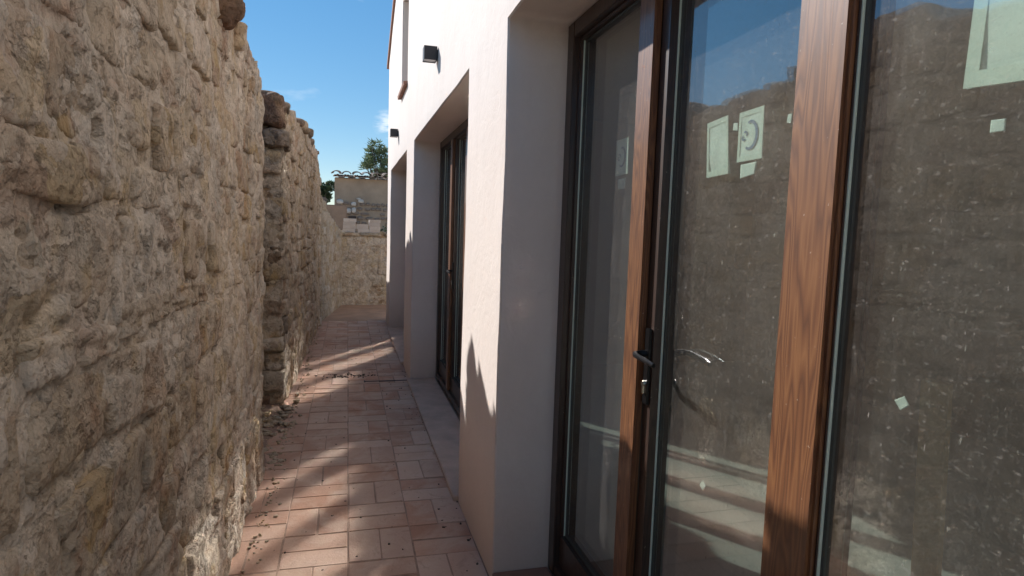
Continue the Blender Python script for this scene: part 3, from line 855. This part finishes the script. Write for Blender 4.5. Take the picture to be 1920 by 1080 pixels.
def house_rest():
    m = MB()
    m.box((FX + FT, 9.74, 0), (5.6, 10.035, 4.05)).box((FX + FT, -1.4, 0), (5.6, -1.1, 5.1)).box((5.6, -1.4, 0), (5.9, 10.035, 4.05))
    m.done('outer_wall', M['plaster'])
    MB().box((FX + FT, -1.1, -0.08), (5.6, 9.74, 0.045)).done('interior_floor', M['int_floor'])
    MB().box((FX + FT, -1.1, 2.72), (5.6, 9.74, 2.9)).done('interior_ceiling', M['int_wall'])
    MB().box((4.6, -1.1, .045), (4.7, 9.74, 2.72)).box((FX + FT, 6.36, .045), (4.6, 6.46, 2.72)).done('interior_wall', M['int_wall'])
    # roof slabs following the gable
    s = MB()
    s.prism([(10.20, 3.99), (10.20, 4.06), (3.0, 7.30), (3.0, 7.23)], 'x', FX - .03, 6.0)
    s.prism([(3.0, 7.23), (3.0, 7.30), (-1.6, 5.23), (-1.6, 5.16)], 'x', FX - .03, 6.0)
    s.done('roof', M['sill_brick'])
adopt(house, house_rest)
# verge tiles along the gable edge
def verge():
    m = M['roof_tile']; dy, dz = -7.2, 3.24; Lr = math.hypot(dy, dz); n_ = 20
    b = bmesh.new(); segs = 8
    rings = []
    for t, rad in ((0, .085), (.42, .07)):
        rings.append([b.verts.new((rad * math.cos(PI * k / segs), t, rad * math.sin(PI * k / segs))) for k in range(segs + 1)])
        rings.append([b.verts.new(((rad - .012) * math.cos(PI * k / segs), t, (rad - .012) * math.sin(PI * k / segs))) for k in range(segs + 1)])
    for q in range(segs):
        b.faces.new((rings[0][q], rings[0][q + 1], rings[2][q + 1], rings[2][q]))
        b.faces.new((rings[1][q], rings[3][q], rings[3][q + 1], rings[1][q + 1]))
        b.faces.new((rings[0][q], rings[1][q], rings[1][q + 1], rings[0][q + 1]))
    bmesh.ops.recalc_face_normals(b, faces=b.faces)
    me = bpy.data.meshes.new('roof_tile'); b.to_mesh(me); b.free(); me.materials.append(m)
    for i in range(n_):
        t = i / n_
        o = link('roof_tile', me, None, (FX + .078, 10.20 + dy * t, 4.05 + dz * t + .012 * (i % 2)))
        o.rotation_euler = (math.atan2(dz, -dy) * -1, 0, PI)
adopt(house, verge)

# upstairs window: brick sill, frame, pane
uw = thing('window', 'narrow upstairs window in a shaded recess above the path', 'window', (FX, 7.24, 3.03))
def upwin():
    r = random.Random(9)
    for i in range(7):
        y = 6.83 + i * .118
        MB().box((FX - .045, y, 3.035), (FX + .16, y + .11, 3.075), rot=Matrix.Rotation(-.12, 3, 'Y')).done('sill_tile', M['sill_brick'], bevel=.003)
    MB().box((FX + .17, 6.862, 3.07), (FX + .22, 6.91, 4.148)).box((FX + .17, 7.57, 3.07), (FX + .22, 7.618, 4.148)).box((FX + .17, 6.912, 3.07), (FX + .22, 7.568, 3.13)).box((FX + .17, 6.912, 4.09), (FX + .22, 7.568, 4.148)).done('frame', M['wood_dark'])
    MB().box((FX + .19, 6.90, 3.12), (FX + .205, 7.58, 4.10)).done('pane', M['glass'])
adopt(uw, upwin)

# thresholds
for i, (a, b) in enumerate(OPEN):
    lab = ['terracotta coloured threshold slab under the nearest glazed doors', 'long pale concrete threshold slab under the middle glazed doors', 'far pale concrete threshold slab under the third opening'][i]
    zt = .047 if i == 0 else .024
    t = MB().box((FX + .002 if i == 0 else FX - .028, a + .003, -.012), (0.855, b - .003, zt))
    o = t.done('threshold', M['sill_brick'] if i == 0 else M['threshold'], bevel=.004)
    tag(o, lab, 'threshold', 'door thresholds')

# ------------------------------------------------------------------ glazed doors
XF, XL, XG = 0.858, 0.883, 0.905
ZB, ZT = 0.045, 2.336
def box_part(name, lo, hi, mat, parent, bevel=.003):
    return MB().box(lo, hi).done(name, mat, parent, bevel=bevel)

def handle_meshes():
    out = MB()
    # long back plate
    out.box((-.010, -.014, -.155), (0, .014, .075))
    # neck and lever
    out.tube([(-.008, 0, 0), (-.03, 0, 0), (-.048, -.004, 0), (-.055, -.02, -.001), (-.056, -.06, -.003), (-.055, -.100, -.006), (-.052, -.128, -.010)], [.0105, .0095, .009, .0085, .008, .0078, .007], 10)
    return out
def make_doors(idx, yfar, ynear, label):
    """yfar = opening edge far from the camera; members are set out from it towards the camera"""
    d = thing('glazed_door', label, 'glazed door', (XF, (yfar + ynear) / 2, ZB), 'timber glazed doors in the plastered openings')
    ox, oy, oz = d.location
    def bx(name, x0, x1, d0, d1, z0, z1, mat, parent=d, bevel=.003):
        y0, y1 = yfar - d1, yfar - d0
        o = MB().box((x0 - ox, y0 - oy, z0 - oz), (x1 - ox, y1 - oy, z1 - oz)).done(name, mat, None, bevel=bevel)
        o.parent = parent
        if parent is not d: o.location = -Vector(parent.location)
        return o
    W = yfar - ynear
    # outer frame
    bx('jamb', XF, .945, 0.002, .070, ZB, ZT, M['wood_dark'])
    bx('jamb', XF, .945, W - .070, W - .002, ZB, ZT, M['wood_dark'])
    bx('head_rail', XF + .001, .944, .071, W - .071, ZT - .062, ZT, M['wood_dark'])
    bx('sill_rail', XF + .004, .944, .071, W - .071, ZB, ZB + .045, M['wood_dark'])
    mirror = lambda a, b: (W - b, W - a)
    def leaf(g0, g1, st0, st1, handle=False, flip=False, XG=.905, XL=XL):
        """g0..g1 = glass extent, st0..st1 = full leaf extent, offsets from the far edge"""
        zb, zt = ZB + .047, ZT - .064
        gz0, gz1 = .222, 2.262
        y = lambda v: yfar - v - oy
        m = MB()
        xa, xb = XL - ox, .948 - ox
        m.box((xa, y(g0), zb - oz), (xb, y(st0), zt - oz))
        m.box((xa, y(st1), zb - oz), (xb, y(g1), zt - oz))
        m.box((xa, y(g1), zb - oz), (xb, y(g0), gz0 - oz))
        m.box((xa, y(g1), gz1 - oz), (xb, y(g0), zt - oz))
        lf = m.done('door_leaf', M['wood_dark'], d, bevel=0)
        gk = MB(); t = .011
        for (a, b, c, e) in ((g0 + .003, g0 + t, gz0 + .001, gz1 - .001), (g1 - t, g1 - .001, gz0 + .001, gz1 - .001)):
            gk.box((XG - .004 - ox, y(b), c - oz), (XG + .001 - ox, y(a), e - oz))
        for (c, e) in ((gz0 + .001, gz0 + t), (gz1 - t, gz1 - .001)):
            gk.box((XG - .004 - ox, y(g1 - t), c - oz), (XG + .001 - ox, y(g0 + t), e - oz))
        gk.done('gasket', M['gasket'], lf, bevel=0)
        MB().box((XG - ox + .0015, y(g1 + .008), gz0 - .008 - oz), (XG + .024 - ox, y(g0 - .008), gz1 + .008 - oz)).done('glass_pane', M['glass_near'] if idx == 0 else M['glass'], lf)
        MB().box((XG - .0095 - ox, y(g0 + .0025), gz0 + .001 - oz), (XG + .001 - ox, y(g0 - .001), gz1 - .001 - oz)).done('spacer', M['spacer'], lf)
        if handle:
            hy = yfar - (g0 - .022) - oy if not flip else yfar - (g1 + .022) - oy
            hm = handle_meshes().done('handle', M['black_metal'], lf, bevel=.0008, smooth=False)
            hm.location = (XL - ox - .0005, hy, 1.149 - oz)
            hi = handle_meshes().done('handle', M['black_metal'], lf, bevel=.0008)
            hi.scale = (-1, 1, 1); hi.location = (.9485 - ox, hy, 1.149 - oz)
            cm = MB().tube([(-.019, 0, -.092), (-.009, 0, -.092)], .0088, 12).box((-.018, -.0045, -.122), (-.0102, .0045, -.096)).done('lock_cylinder', M['chrome'], lf, bevel=.0006)
            cm.location = (XL - ox, hy, 1.149 - oz)
        return lf
    if W > 2.6:
        l1 = leaf(.085, .640, .072, .654)
        # overlapping meeting stile, standing proud, varnished face towards the path
        bx('meeting_stile', XF, XL - .0005, .655, .754, ZB + .047, ZT - .064, M['wood'])
        l2 = leaf(.8035, 1.360, .756, 1.367, handle=True, XG=.918)
        bx('post', XF - .001, .950, 1.369, 1.5055, ZB + .046, ZT - .063, M['wood'], bevel=.007)
        l3 = leaf(1.510, 2.085, 1.507, 2.115, XG=.885, XL=.872)
        bx('meeting_stile', XF, XL - .0005, 2.118, 2.228, ZB + .047, ZT - .064, M['wood'])
        l4 = leaf(2.250, 2.690, 2.230, 2.708)
    else:
        l1 = leaf(.085, .640, .072, .654)
        bx('meeting_stile', XF, XL - .0005, .655, .754, ZB + .047, ZT - .064, M['wood'])
        l2 = leaf(.8035, 1.360, .756, 1.367, handle=True, XG=.918)
        bx('post', XF - .001, .950, 1.369, 1.5055, ZB + .046, ZT - .063, M['wood'], bevel=.007)
        l3 = leaf(1.528, W - .09, 1.514, W - .072)
    return d
D1 = make_doors(0, 2.45, -.33, 'nearest glazed timber doors with black lever handle and taped paper labels')
D2 = make_doors(1, 6.05, 3.27, 'middle glazed timber doors, half hidden behind the first white pier')
D3 = make_doors(2, 9.30, 6.80, 'farthest glazed timber doors, deep in the third opening')

# papers on the panes of the nearest doors
def quad_paper(name, pts, label, mat='paper', thick=.0012, border=True, crease=None, group=None, cat='label', xp=.9445):
    """pts: (y, z) corners; a sheet with a slightly wavy surface and a taped border"""
    P = [Vector((0, p[0], p[1])) for p in pts]
    n_ = 10
    bm = bmesh.new(); grid = []
    c0 = sum(P, Vector()) / 4
    for i in range(n_ + 1):
        row = []
        for j in range(n_ + 1):
            a = P[0].lerp(P[1], j / n_); b = P[3].lerp(P[2], j / n_); q = a.lerp(b, i / n_)
            t = i / n_
            w = .0004 * math.sin(9 * q.y * 10 + q.z * 40 + sum(map(ord, label)))
            if crease and t > crease: w += (t - crease) * .012
            row.append(bm.verts.new((w, q.y - c0.y, q.z - c0.z)))
        grid.append(row)
    for i in range(n_):
        for j in range(n_): bm.faces.new((grid[i][j], grid[i][j + 1], grid[i + 1][j + 1], grid[i + 1][j]))
    bmesh.ops.recalc_face_normals(bm, faces=bm.faces)
    ge = bmesh.ops.extrude_face_region(bm, geom=list(bm.faces))
    for v in [e for e in ge['geom'] if isinstance(e, bmesh.types.BMVert)]: v.co.x += thick
    bmesh.ops.recalc_face_normals(bm, faces=bm.faces)
    me = bpy.data.meshes.new(name); bm.to_mesh(me); bm.free(); me.materials.append(M[mat])
    for p in me.polygons: p.use_smooth = True
    o = link(name, me, None, (xp, c0.y, c0.z)); tag(o, label, cat, group)
    if border:      # tape strips round the edge, parts of the label
        mb = bmesh.new(); C4 = [p - c0 for p in P]; inn = [c * .80 for c in C4]
        for k in range(4):
            vs = [mb.verts.new((-.0007, v.y, v.z)) for v in (C4[k], C4[(k + 1) % 4], inn[(k + 1) % 4], inn[k])]
            mb.faces.new(vs)
        ge = bmesh.ops.extrude_face_region(mb, geom=list(mb.faces))
        for v in [e for e in ge['geom'] if isinstance(e, bmesh.types.BMVert)]: v.co.x -= .0005
        bmesh.ops.recalc_face_normals(mb, faces=mb.faces)
        m2 = bpy.data.meshes.new('tape'); mb.to_mesh(m2); mb.free(); m2.materials.append(M['paper_tape'])
        link('tape', m2, o)
    return o
def logo(parent, ry, rz, cy=0, cz=0):
    """open ring, thick on the near side, open towards the far side, with a small mirrored s at its mouth"""
    bm = bmesh.new()
    def arc(cy, cz, ry, rz, a0, a1, w0, w1, n_=28):
        prev = None
        for i in range(n_ + 1):
            t = i / n_; a = math.radians(a0 + (a1 - a0) * t)
            w = w0 + (w1 - w0) * math.sin(PI * t)
            # +y is the far side = left in the photograph
            o_ = (cy - math.cos(a) * ry, cz + math.sin(a) * rz); i_ = (cy - math.cos(a) * (ry - w), cz + math.sin(a) * (rz - w))
            vs = [bm.verts.new((x, *p)) for x in (-.0016, -.0012) for p in (o_, i_)]
            if prev:
                bm.faces.new((prev[0], prev[1], vs[1], vs[0])); bm.faces.new((prev[2], vs[2], vs[3], prev[3]))
                bm.faces.new((prev[0], vs[0], vs[2], prev[2])); bm.faces.new((prev[1], prev[3], vs[3], vs[1]))
            prev = vs
    arc(cy, cz, ry, rz, -122, 112, rz * .16, rz * .27)
    s = rz * .27
    arc(cy + ry * .62, cz + s * .55, s * .9, s * .75, -70, 150, s * .38, s * .45, 14)
    arc(cy + ry * .80, cz - s * .45, s * .9, s * .75, 110, 330, s * .38, s * .45, 14)
    bmesh.ops.recalc_face_normals(bm, faces=bm.faces)
    me = bpy.data.meshes.new('logo'); bm.to_mesh(me); bm.free(); me.materials.append(M['ink'])
    return link('logo', me, parent)
quad_paper('paper_label', [(1.5232, 1.8101), (1.4289, 1.8172), (1.4127, 1.6672), (1.512, 1.6632)], 'blank pale green paper taped high on the handled door, left of the logo paper', crease=.62, xp=0.9445)
lg = quad_paper('paper_label', [(1.3793, 1.8131), (1.285, 1.8152), (1.282, 1.6925), (1.3793, 1.6915)], 'large pale paper with a grey blue round logo on the handled door pane', xp=0.9445)
logo(lg, .030, .036)
quad_paper('paper_label', [(1.363, 1.6844), (1.3002, 1.6865), (1.3053, 1.6571), (1.363, 1.65)], 'small pale tag just below the large logo paper', border=False, xp=0.9445)
quad_paper('paper_label', [(1.4046, 1.7929), (1.3863, 1.7908), (1.3843, 1.7706), (1.4056, 1.7746)], 'tiny yellowish tag squeezed between the blank paper and the logo paper', border=False, xp=0.9445)
quad_paper('paper_label', [(1.2019, 1.7797), (1.1877, 1.7797), (1.1897, 1.7584), (1.2039, 1.7615)], 'tiny tag at the pane edge touching the wide varnished post', border=False, xp=0.9445)
l1_ = quad_paper('paper_label', [(2.0859, 1.8378), (1.9899, 1.8378), (1.9839, 1.7129), (2.0849, 1.7109)], 'pale paper with a round blue logo on the narrow far left pane', xp=0.9315)
logo(l1_, .030, .036)
quad_paper('paper_label', [(2.0609, 1.6979), (2.0029, 1.6999), (2.0029, 1.6639), (2.0609, 1.6619)], 'small square tag under the logo paper on the far left pane', border=False, xp=0.9315)
quad_paper('paper_sheet', [(0.755, 1.9694), (0.5379, 1.9792), (0.5379, 1.723), (0.7638, 1.7406)], 'big taped pale green sheet in the upper right corner of the photo', crease=.55, cat='paper sheet', xp=0.9115)
quad_paper('paper_label', [(0.7159, 1.6858), (0.6944, 1.6848), (0.6944, 1.6672), (0.7159, 1.6672)], 'small upright square tag below the big taped sheet on the right pane', border=False, xp=0.9115)
quad_paper('paper_label', [(0.8362, 1.233), (0.8176, 1.2447), (0.8069, 1.232), (0.8225, 1.2183)], 'small tilted square tag halfway up the right pane', border=False, xp=0.9115)
quad_paper('paper_label', [(1.4563, 0.82), (1.4441, 0.8403), (1.4259, 0.8311), (1.439, 0.8129)], 'small diamond shaped tag low on the handled door pane', border=False, xp=0.9445)

# a board left leaning inside the room
bd = MB().box((-.012, -.035, 0), (.012, .035, 1.10)).done('plank', M['board'], None, bevel=.002, loc=(1.62, 1.31, .047)); bd.rotation_euler = (0.02, -0.10, .2)
tag(bd, 'bare wooden plank standing behind the right pane', 'plank')

# ------------------------------------------------------------------ wall lamps
def lamp(y, z, label):
    t = thing('wall_lamp', label, 'wall lamp', (FX, y, z), 'box lamps on the plastered wall')
    MB().box((-.004, -.028, -.028), (.004, .028, .028)).done('back_plate', M['lamp_metal'], t)
    m = MB()
    x0, x1, a, h = -.098, -.006, .047, .047
    w = .004
    m.box((x0, -a, -h), (x1, -a + w, h)).box((x0, a - w, -h), (x1, a, h)).box((x0, -a + w, -h), (x0 + w, a - w, h)).box((x1 - w, -a + w, -h), (x1, a - w, h)).box((x0 + w, -a + w, h - .01), (x1 - w, a - w, h - .004))
    m.done('housing', M['lamp_metal'], t, bevel=0)
    MB().box((x0 + w, -a + w, -h + .006), (x1 - w, a - w, -h + .010)).done('diffuser', M['lamp_glass'], t)
lamp(4.53, 2.737, 'larger looking black box wall lamp above the middle opening')
lamp(8.06, 2.692, 'smaller looking black box wall lamp near the far end of the facade')

# ------------------------------------------------------------------ far house, low wall, slabs on the end wall
fh = thing('house', 'old low house with patched ochre render and barrel tile eave behind the end wall', 'house', (1.8, 17.0, 0))
def far_house():
    # render wall as a grid with an uneven face
    us = np.arange(-.34, 4.4, .06); vs = np.arange(0, 2.80, .06)
    X, Z = np.meshgrid(us, vs); P = np.stack([X.ravel(), X.ravel() * 0 + 17.0, Z.ravel()], 1)
    P[:, 1] += -0.02 * fbm(P, 2.5, 4, 77)
    idx = np.arange(X.size).reshape(X.shape)
    F = np.stack([idx[:-1, :-1], idx[:-1, 1:], idx[1:, 1:], idx[1:, :-1]], -1).reshape(-1, 4)
    link('render_wall', mesh_np('render_wall', P, F, M['ochre_render'], smooth=True))
    MB().box((-.325, 17.04, 0), (4.4, 20, 2.78)).done('wall', M['ochre_render'])
    r = random.Random(3)
    spots = []
    for row in range(9):
        z = 1.35 + row * .125
        x = -.28 + r.uniform(0, .1)
        while x < 3.6:
            w = r.uniform(.09, .22)
            dens = .85 if z < 2.1 else (.55 if z < 2.35 else .12)
            if r.random() < dens and not (z > 2.2 and x < .05): spots.append((x + w / 2, z + r.uniform(-.015, .015), w, r.uniform(.06, .1)))
            x += w + r.uniform(.02, .06)
    for i, (x, z, w, h) in enumerate(spots):
        me = stone_mesh('stone', (w, .07, h), 3, M['house_stone'], 900 + i, org=(x, 17, z), power=3.5)
        link('stone', me, None, (x, 16.99, z))
    for i, (x, z, w, h) in enumerate([(.02, 1.92, .13, .13), (.15, 1.94, .11, .15), (.15, 2.10, .12, .10), (.34, 2.18, .15, .10), (.27, 2.24, .12, .05), (-.30, 1.98, .08, .12), (-.2, 2.15, .16, .1)]):
        me = stone_mesh('stone', (w, .08, h), 4, M['white_fleck'], 950 + i, org=(x, 17, z), power=3)
        link('stone', me, None, (x, 16.965, z))
    # dark block on the wall, its colour stands for shade inside a small hole
    MB().box((.02, 16.93, 1.60), (.22, 16.97, 1.78)).done('hole_shade', M['strip_metal'])
    # barrel tiles
    def barrel(inv, lng=.5, r0=.125, r1=.105, th=.014):
        b = bmesh.new(); segs = 10; R = []
        for t, rad in ((0, r0), (lng, r1)):
            for rr in (rad, rad - th):
                R.append([b.verts.new((rr * math.cos(PI * k / segs), t, (-1 if inv else 1) * rr * .62 * math.sin(PI * k / segs))) for k in range(segs + 1)])
        for q in range(segs):
            b.faces.new((R[0][q], R[0][q + 1], R[2][q + 1], R[2][q])); b.faces.new((R[1][q], R[3][q], R[3][q + 1], R[1][q + 1]))
            b.faces.new((R[0][q], R[1][q], R[1][q + 1], R[0][q + 1]))
        bmesh.ops.recalc_face_normals(b, faces=b.faces)
        me = bpy.data.meshes.new('roof_tile'); b.to_mesh(me); b.free(); me.materials.append(M['roof_tile']); return me
    A, B = barrel(False), barrel(True)
    for j in range(4):
        for i in range(17):
            x = -.30 + i * .262
            for me, dx, dz in ((A, .0, .075), (B, .131, .05)):
                o = link('roof_tile', me, None, (x + dx + r.uniform(-.01, .01), 16.84 + j * .40, 2.775 + dz + j * .40 * .10 + r.uniform(-.006, .006)))
                o.rotation_euler = (.10 + r.uniform(-.01, .01), 0, r.uniform(-.03, .03))
    MB().prism([(16.86, 2.785), (16.86, 2.80), (18.6, 2.98), (18.6, 2.96)], 'x', -.38, 4.4).done('roof_deck', M['ochre_render'])
adopt(fh, far_house)
lw = MB().box((-1.6, 15.2, 0), (-0.02, 15.5, 2.00)).done('garden_wall', M['brown_render'], None, bevel=.02)
tag(lw, 'short brown rendered wall in front of the old house corner', 'wall')
lw2 = MB().box((-1.9, 15.9, 0), (-.50, 16.2, 2.2)).done('garden_wall', M['house_stone'], None, bevel=.03)
tag(lw2, 'dark stub of wall just left of the old house', 'wall')
# terracotta/grey slabs stacked on the end wall: three stacks
def slab_mesh(w, h):
    m = MB().box((-w / 2, -.13, 0), (w / 2, .13, h)); 
    for i in range(3): m.box((-w / 2 + .012, -.133, h * (.2 + .25 * i)), (w / 2 - .012, -.1302, h * (.2 + .25 * i) + .006))
    return m
stacks = [(0.035, .235, [.068, .072, .060, .066], 'left'), (0.283, .205, [.07, .095], 'middle'), (0.505, .21, [.062, .066, .07, .058], 'right')]
for sx, w, hs, nm in stacks:
    z = 1.392
    for i, h in enumerate(hs):
        o = slab_mesh(w + random.uniform(-.012, .008), h - .004).done('slab_bundle', M['slab'], None, bevel=.003, loc=(sx + random.uniform(-.012, .012), 12.30 + random.uniform(-.01, .01), z))
        o.rotation_euler = (0, 0, random.uniform(-.04, .04))
        pos_ = ['lowest', 'second', 'third', 'topmost'] if len(hs) == 4 else ['lower', 'upper']
        tag(o, f'{pos_[i]} pale clay slab bundle of the {nm} stack on the end wall', 'clay slab', 'pale slab bundles stacked on the end wall')
        z += h
pk = MB().box((-.14, -.05, 0), (.14, .05, .03)).done('plank', M['white_fleck'], None, bevel=.003, loc=(-.13, 12.32, 1.394)); pk.rotation_euler = (0, .05, .2)
tag(pk, 'short pale broken slab lying at the left end of the end wall', 'slab')

# ------------------------------------------------------------------ trees and plants
def leaf_cloud(name, blobs, n_, size, mat, seed, slim=.28, parent=None, rosette=False):
    r = np.random.default_rng(seed); Vs, Fs = [], []; c = 0
    tot = sum(b[3] ** 3 for b in blobs)
    for (x, y, z, R) in blobs:
        m = int(n_ * R ** 3 / tot) + 4
        for _ in range(m):
            d = r.normal(size=3); d /= np.linalg.norm(d); q = np.array([x, y, z]) + d * R * r.uniform(.35, 1.05)
            k = 7 if rosette else 1
            for j in range(k):
                a = r.normal(size=3); a[2] = abs(a[2]) * .6 + .15; a /= np.linalg.norm(a)
                s = np.cross(a, r.normal(size=3)); s /= np.linalg.norm(s)
                L = size * r.uniform(.6, 1.2); wd = L * slim
                p0, p1, p2, p3 = q, q + a * L * .5 + s * wd * .5, q + a * L, q + a * L * .5 - s * wd * .5
                Vs += [p0, p1, p2, p3]; Fs.append((c, c + 1, c + 2, c + 3)); c += 4
    return link(name, mesh_np(name, np.array(Vs), np.array(Fs), mat), parent)
def tree(label, base, height, blobs, n_, size, mat, seed, **kw):
    t = thing('tree', label, 'tree', base)
    m = MB(); top = Vector((blobs[0][0], blobs[0][1], blobs[0][2])) - Vector(base)
    m.tube([(0, 0, 0), top * .35 + Vector((.06, 0, 0)), top * .7 + Vector((-.04, 0, 0)), top], [.09, .07, .05, .02], 8)
    for b in blobs[1:]:
        e = Vector(b[:3]) - Vector(base); s_ = top * random.uniform(.35, .65)
        m.tube([s_, s_.lerp(e, .5) + Vector((0, 0, .08)), e], [.04, .025, .01], 6)
    m.done('trunk', M['bark'], t, smooth=True)
    o = leaf_cloud('crown', blobs, n_, size, mat, seed, **kw); o.parent = t; o.location = -Vector(base); o['kind'] = 'stuff'
    return t
rb = random.Random(8)
bl = [(1.25, 25, 4.3, .35)] + [(1.25 + rb.uniform(-.55, 1.3), 25 + rb.uniform(-.6, .6), 3.9 + rb.uniform(-.4, .75), rb.uniform(.16, .30)) for _ in range(18)] + [(.95, 25, 4.45, .2), (.8, 25, 3.9, .2), (.62, 25, 3.85, .12), (1.15, 25, 4.72, .14)]
tree('grey green spiky leaved tree rising behind the old house beside the facade', (1.5, 25, 0), 5, bl, 430, .20, M['leaf'], 5, slim=.20, rosette=True)
bl = [(-1.0, 24, 2.6, .4)] + [(-.95 + rb.uniform(-.9, .42), 24 + rb.uniform(-.5, .5), 2.2 + rb.uniform(-.5, .75), rb.uniform(.14, .26)) for _ in range(16)]
tree('dark leafy tree glimpsed left of the old house above the wall end', (-1.2, 24, 0), 3, bl, 800, .15, M['leaf_dark'], 9, slim=.35, rosette=True)
sh = thing('shrub', 'small green bush growing on top of the end wall beside the facade', 'shrub', (.72, 12.4, 1.36))
o = leaf_cloud('foliage', [(.66, 12.35, 1.42, .07), (.75, 12.35, 1.45, .09), (.86, 12.4, 1.44, .1), (.6, 12.3, 1.39, .05)], 260, .045, M['leaf_dark'], 4, slim=.5)
o.parent = sh; o.location = -Vector(sh.location); o['kind'] = 'stuff'

# ------------------------------------------------------------------ loose debris
def scatter(name, pts, size, mat, seed, flat=.5):
    r = random.Random(seed); V0, F0 = cube_sphere(1)
    nrm = np.linalg.norm(V0, axis=1); Q = V0 / nrm[:, None] ** .6
    Vs, Fs = [], []; c = 0
    for (x, y, z, s) in pts:
        S = np.array([s * r.uniform(.6, 1.3), s * r.uniform(.6, 1.3), s * flat * r.uniform(.6, 1.2)])
        a = r.uniform(0, PI); R = np.array([[math.cos(a), -math.sin(a), 0], [math.sin(a), math.cos(a), 0], [0, 0, 1]])
        P = (Q * S * (1 + .25 * np.array([[r.uniform(-1, 1)] for _ in Q]))) @ R.T + np.array([x, y, z + S[2] * .6])
        Vs.append(P); Fs.append(F0 + c); c += len(P)
    me = mesh_np(name, np.vstack(Vs), np.vstack(Fs), mat, smooth=False)
    o = link(name, me); o['kind'] = 'stuff'; return o
r = random.Random(12)
pts = []
for _ in range(420): pts.append((r.uniform(-1.0, -.46) + abs(r.gauss(0, .05)), r.uniform(3.9, 5.35), -.004 + max(0, (-.5 - 0) * 0), r.uniform(.006, .022)))
for _ in range(170): pts.append((-.66 + r.gauss(0, .11), 5.0 + r.gauss(0, .22), .01, r.uniform(.008, .03)))
tag(scatter('rubble', pts, 1, M['stone'], 2), 'loose stones and rubble on the ground of the wall gap', 'rubble')
pts = [(-.40 + abs(r.gauss(0, .035)) - .03, r.uniform(1.5, 9.8), 0, r.uniform(.003, .010)) for _ in range(420)]
tag(scatter('gravel', pts, 1, M['stone'], 3), 'fine crumbs of stone and mortar along the foot of the left walls', 'gravel')
pts = [(r.uniform(-.45, .58), r.uniform(2.0, 8.5), 0, r.uniform(.0022, .0065)) for _ in range(170)]
pts += [(.0 + r.gauss(0, .13), 6.33 + r.gauss(0, .05), 0, r.uniform(.003, .011)) for _ in range(110)]
pts += [(.585 + r.gauss(0, .012), r.uniform(2.6, 9), 0, r.uniform(.003, .008)) for _ in range(90)]
tag(scatter('plant_debris', pts, 1, M['debris'], 4, .45), 'scattered dry plant bits and dark crumbs on the path', 'debris')
# soil heaped into the gap
so = patch('gap_soil', -1.0, -.42, 3.80, 5.5, 0.012, .03, .03, M['dirt'], 8, .05); tag(so, kind='structure')
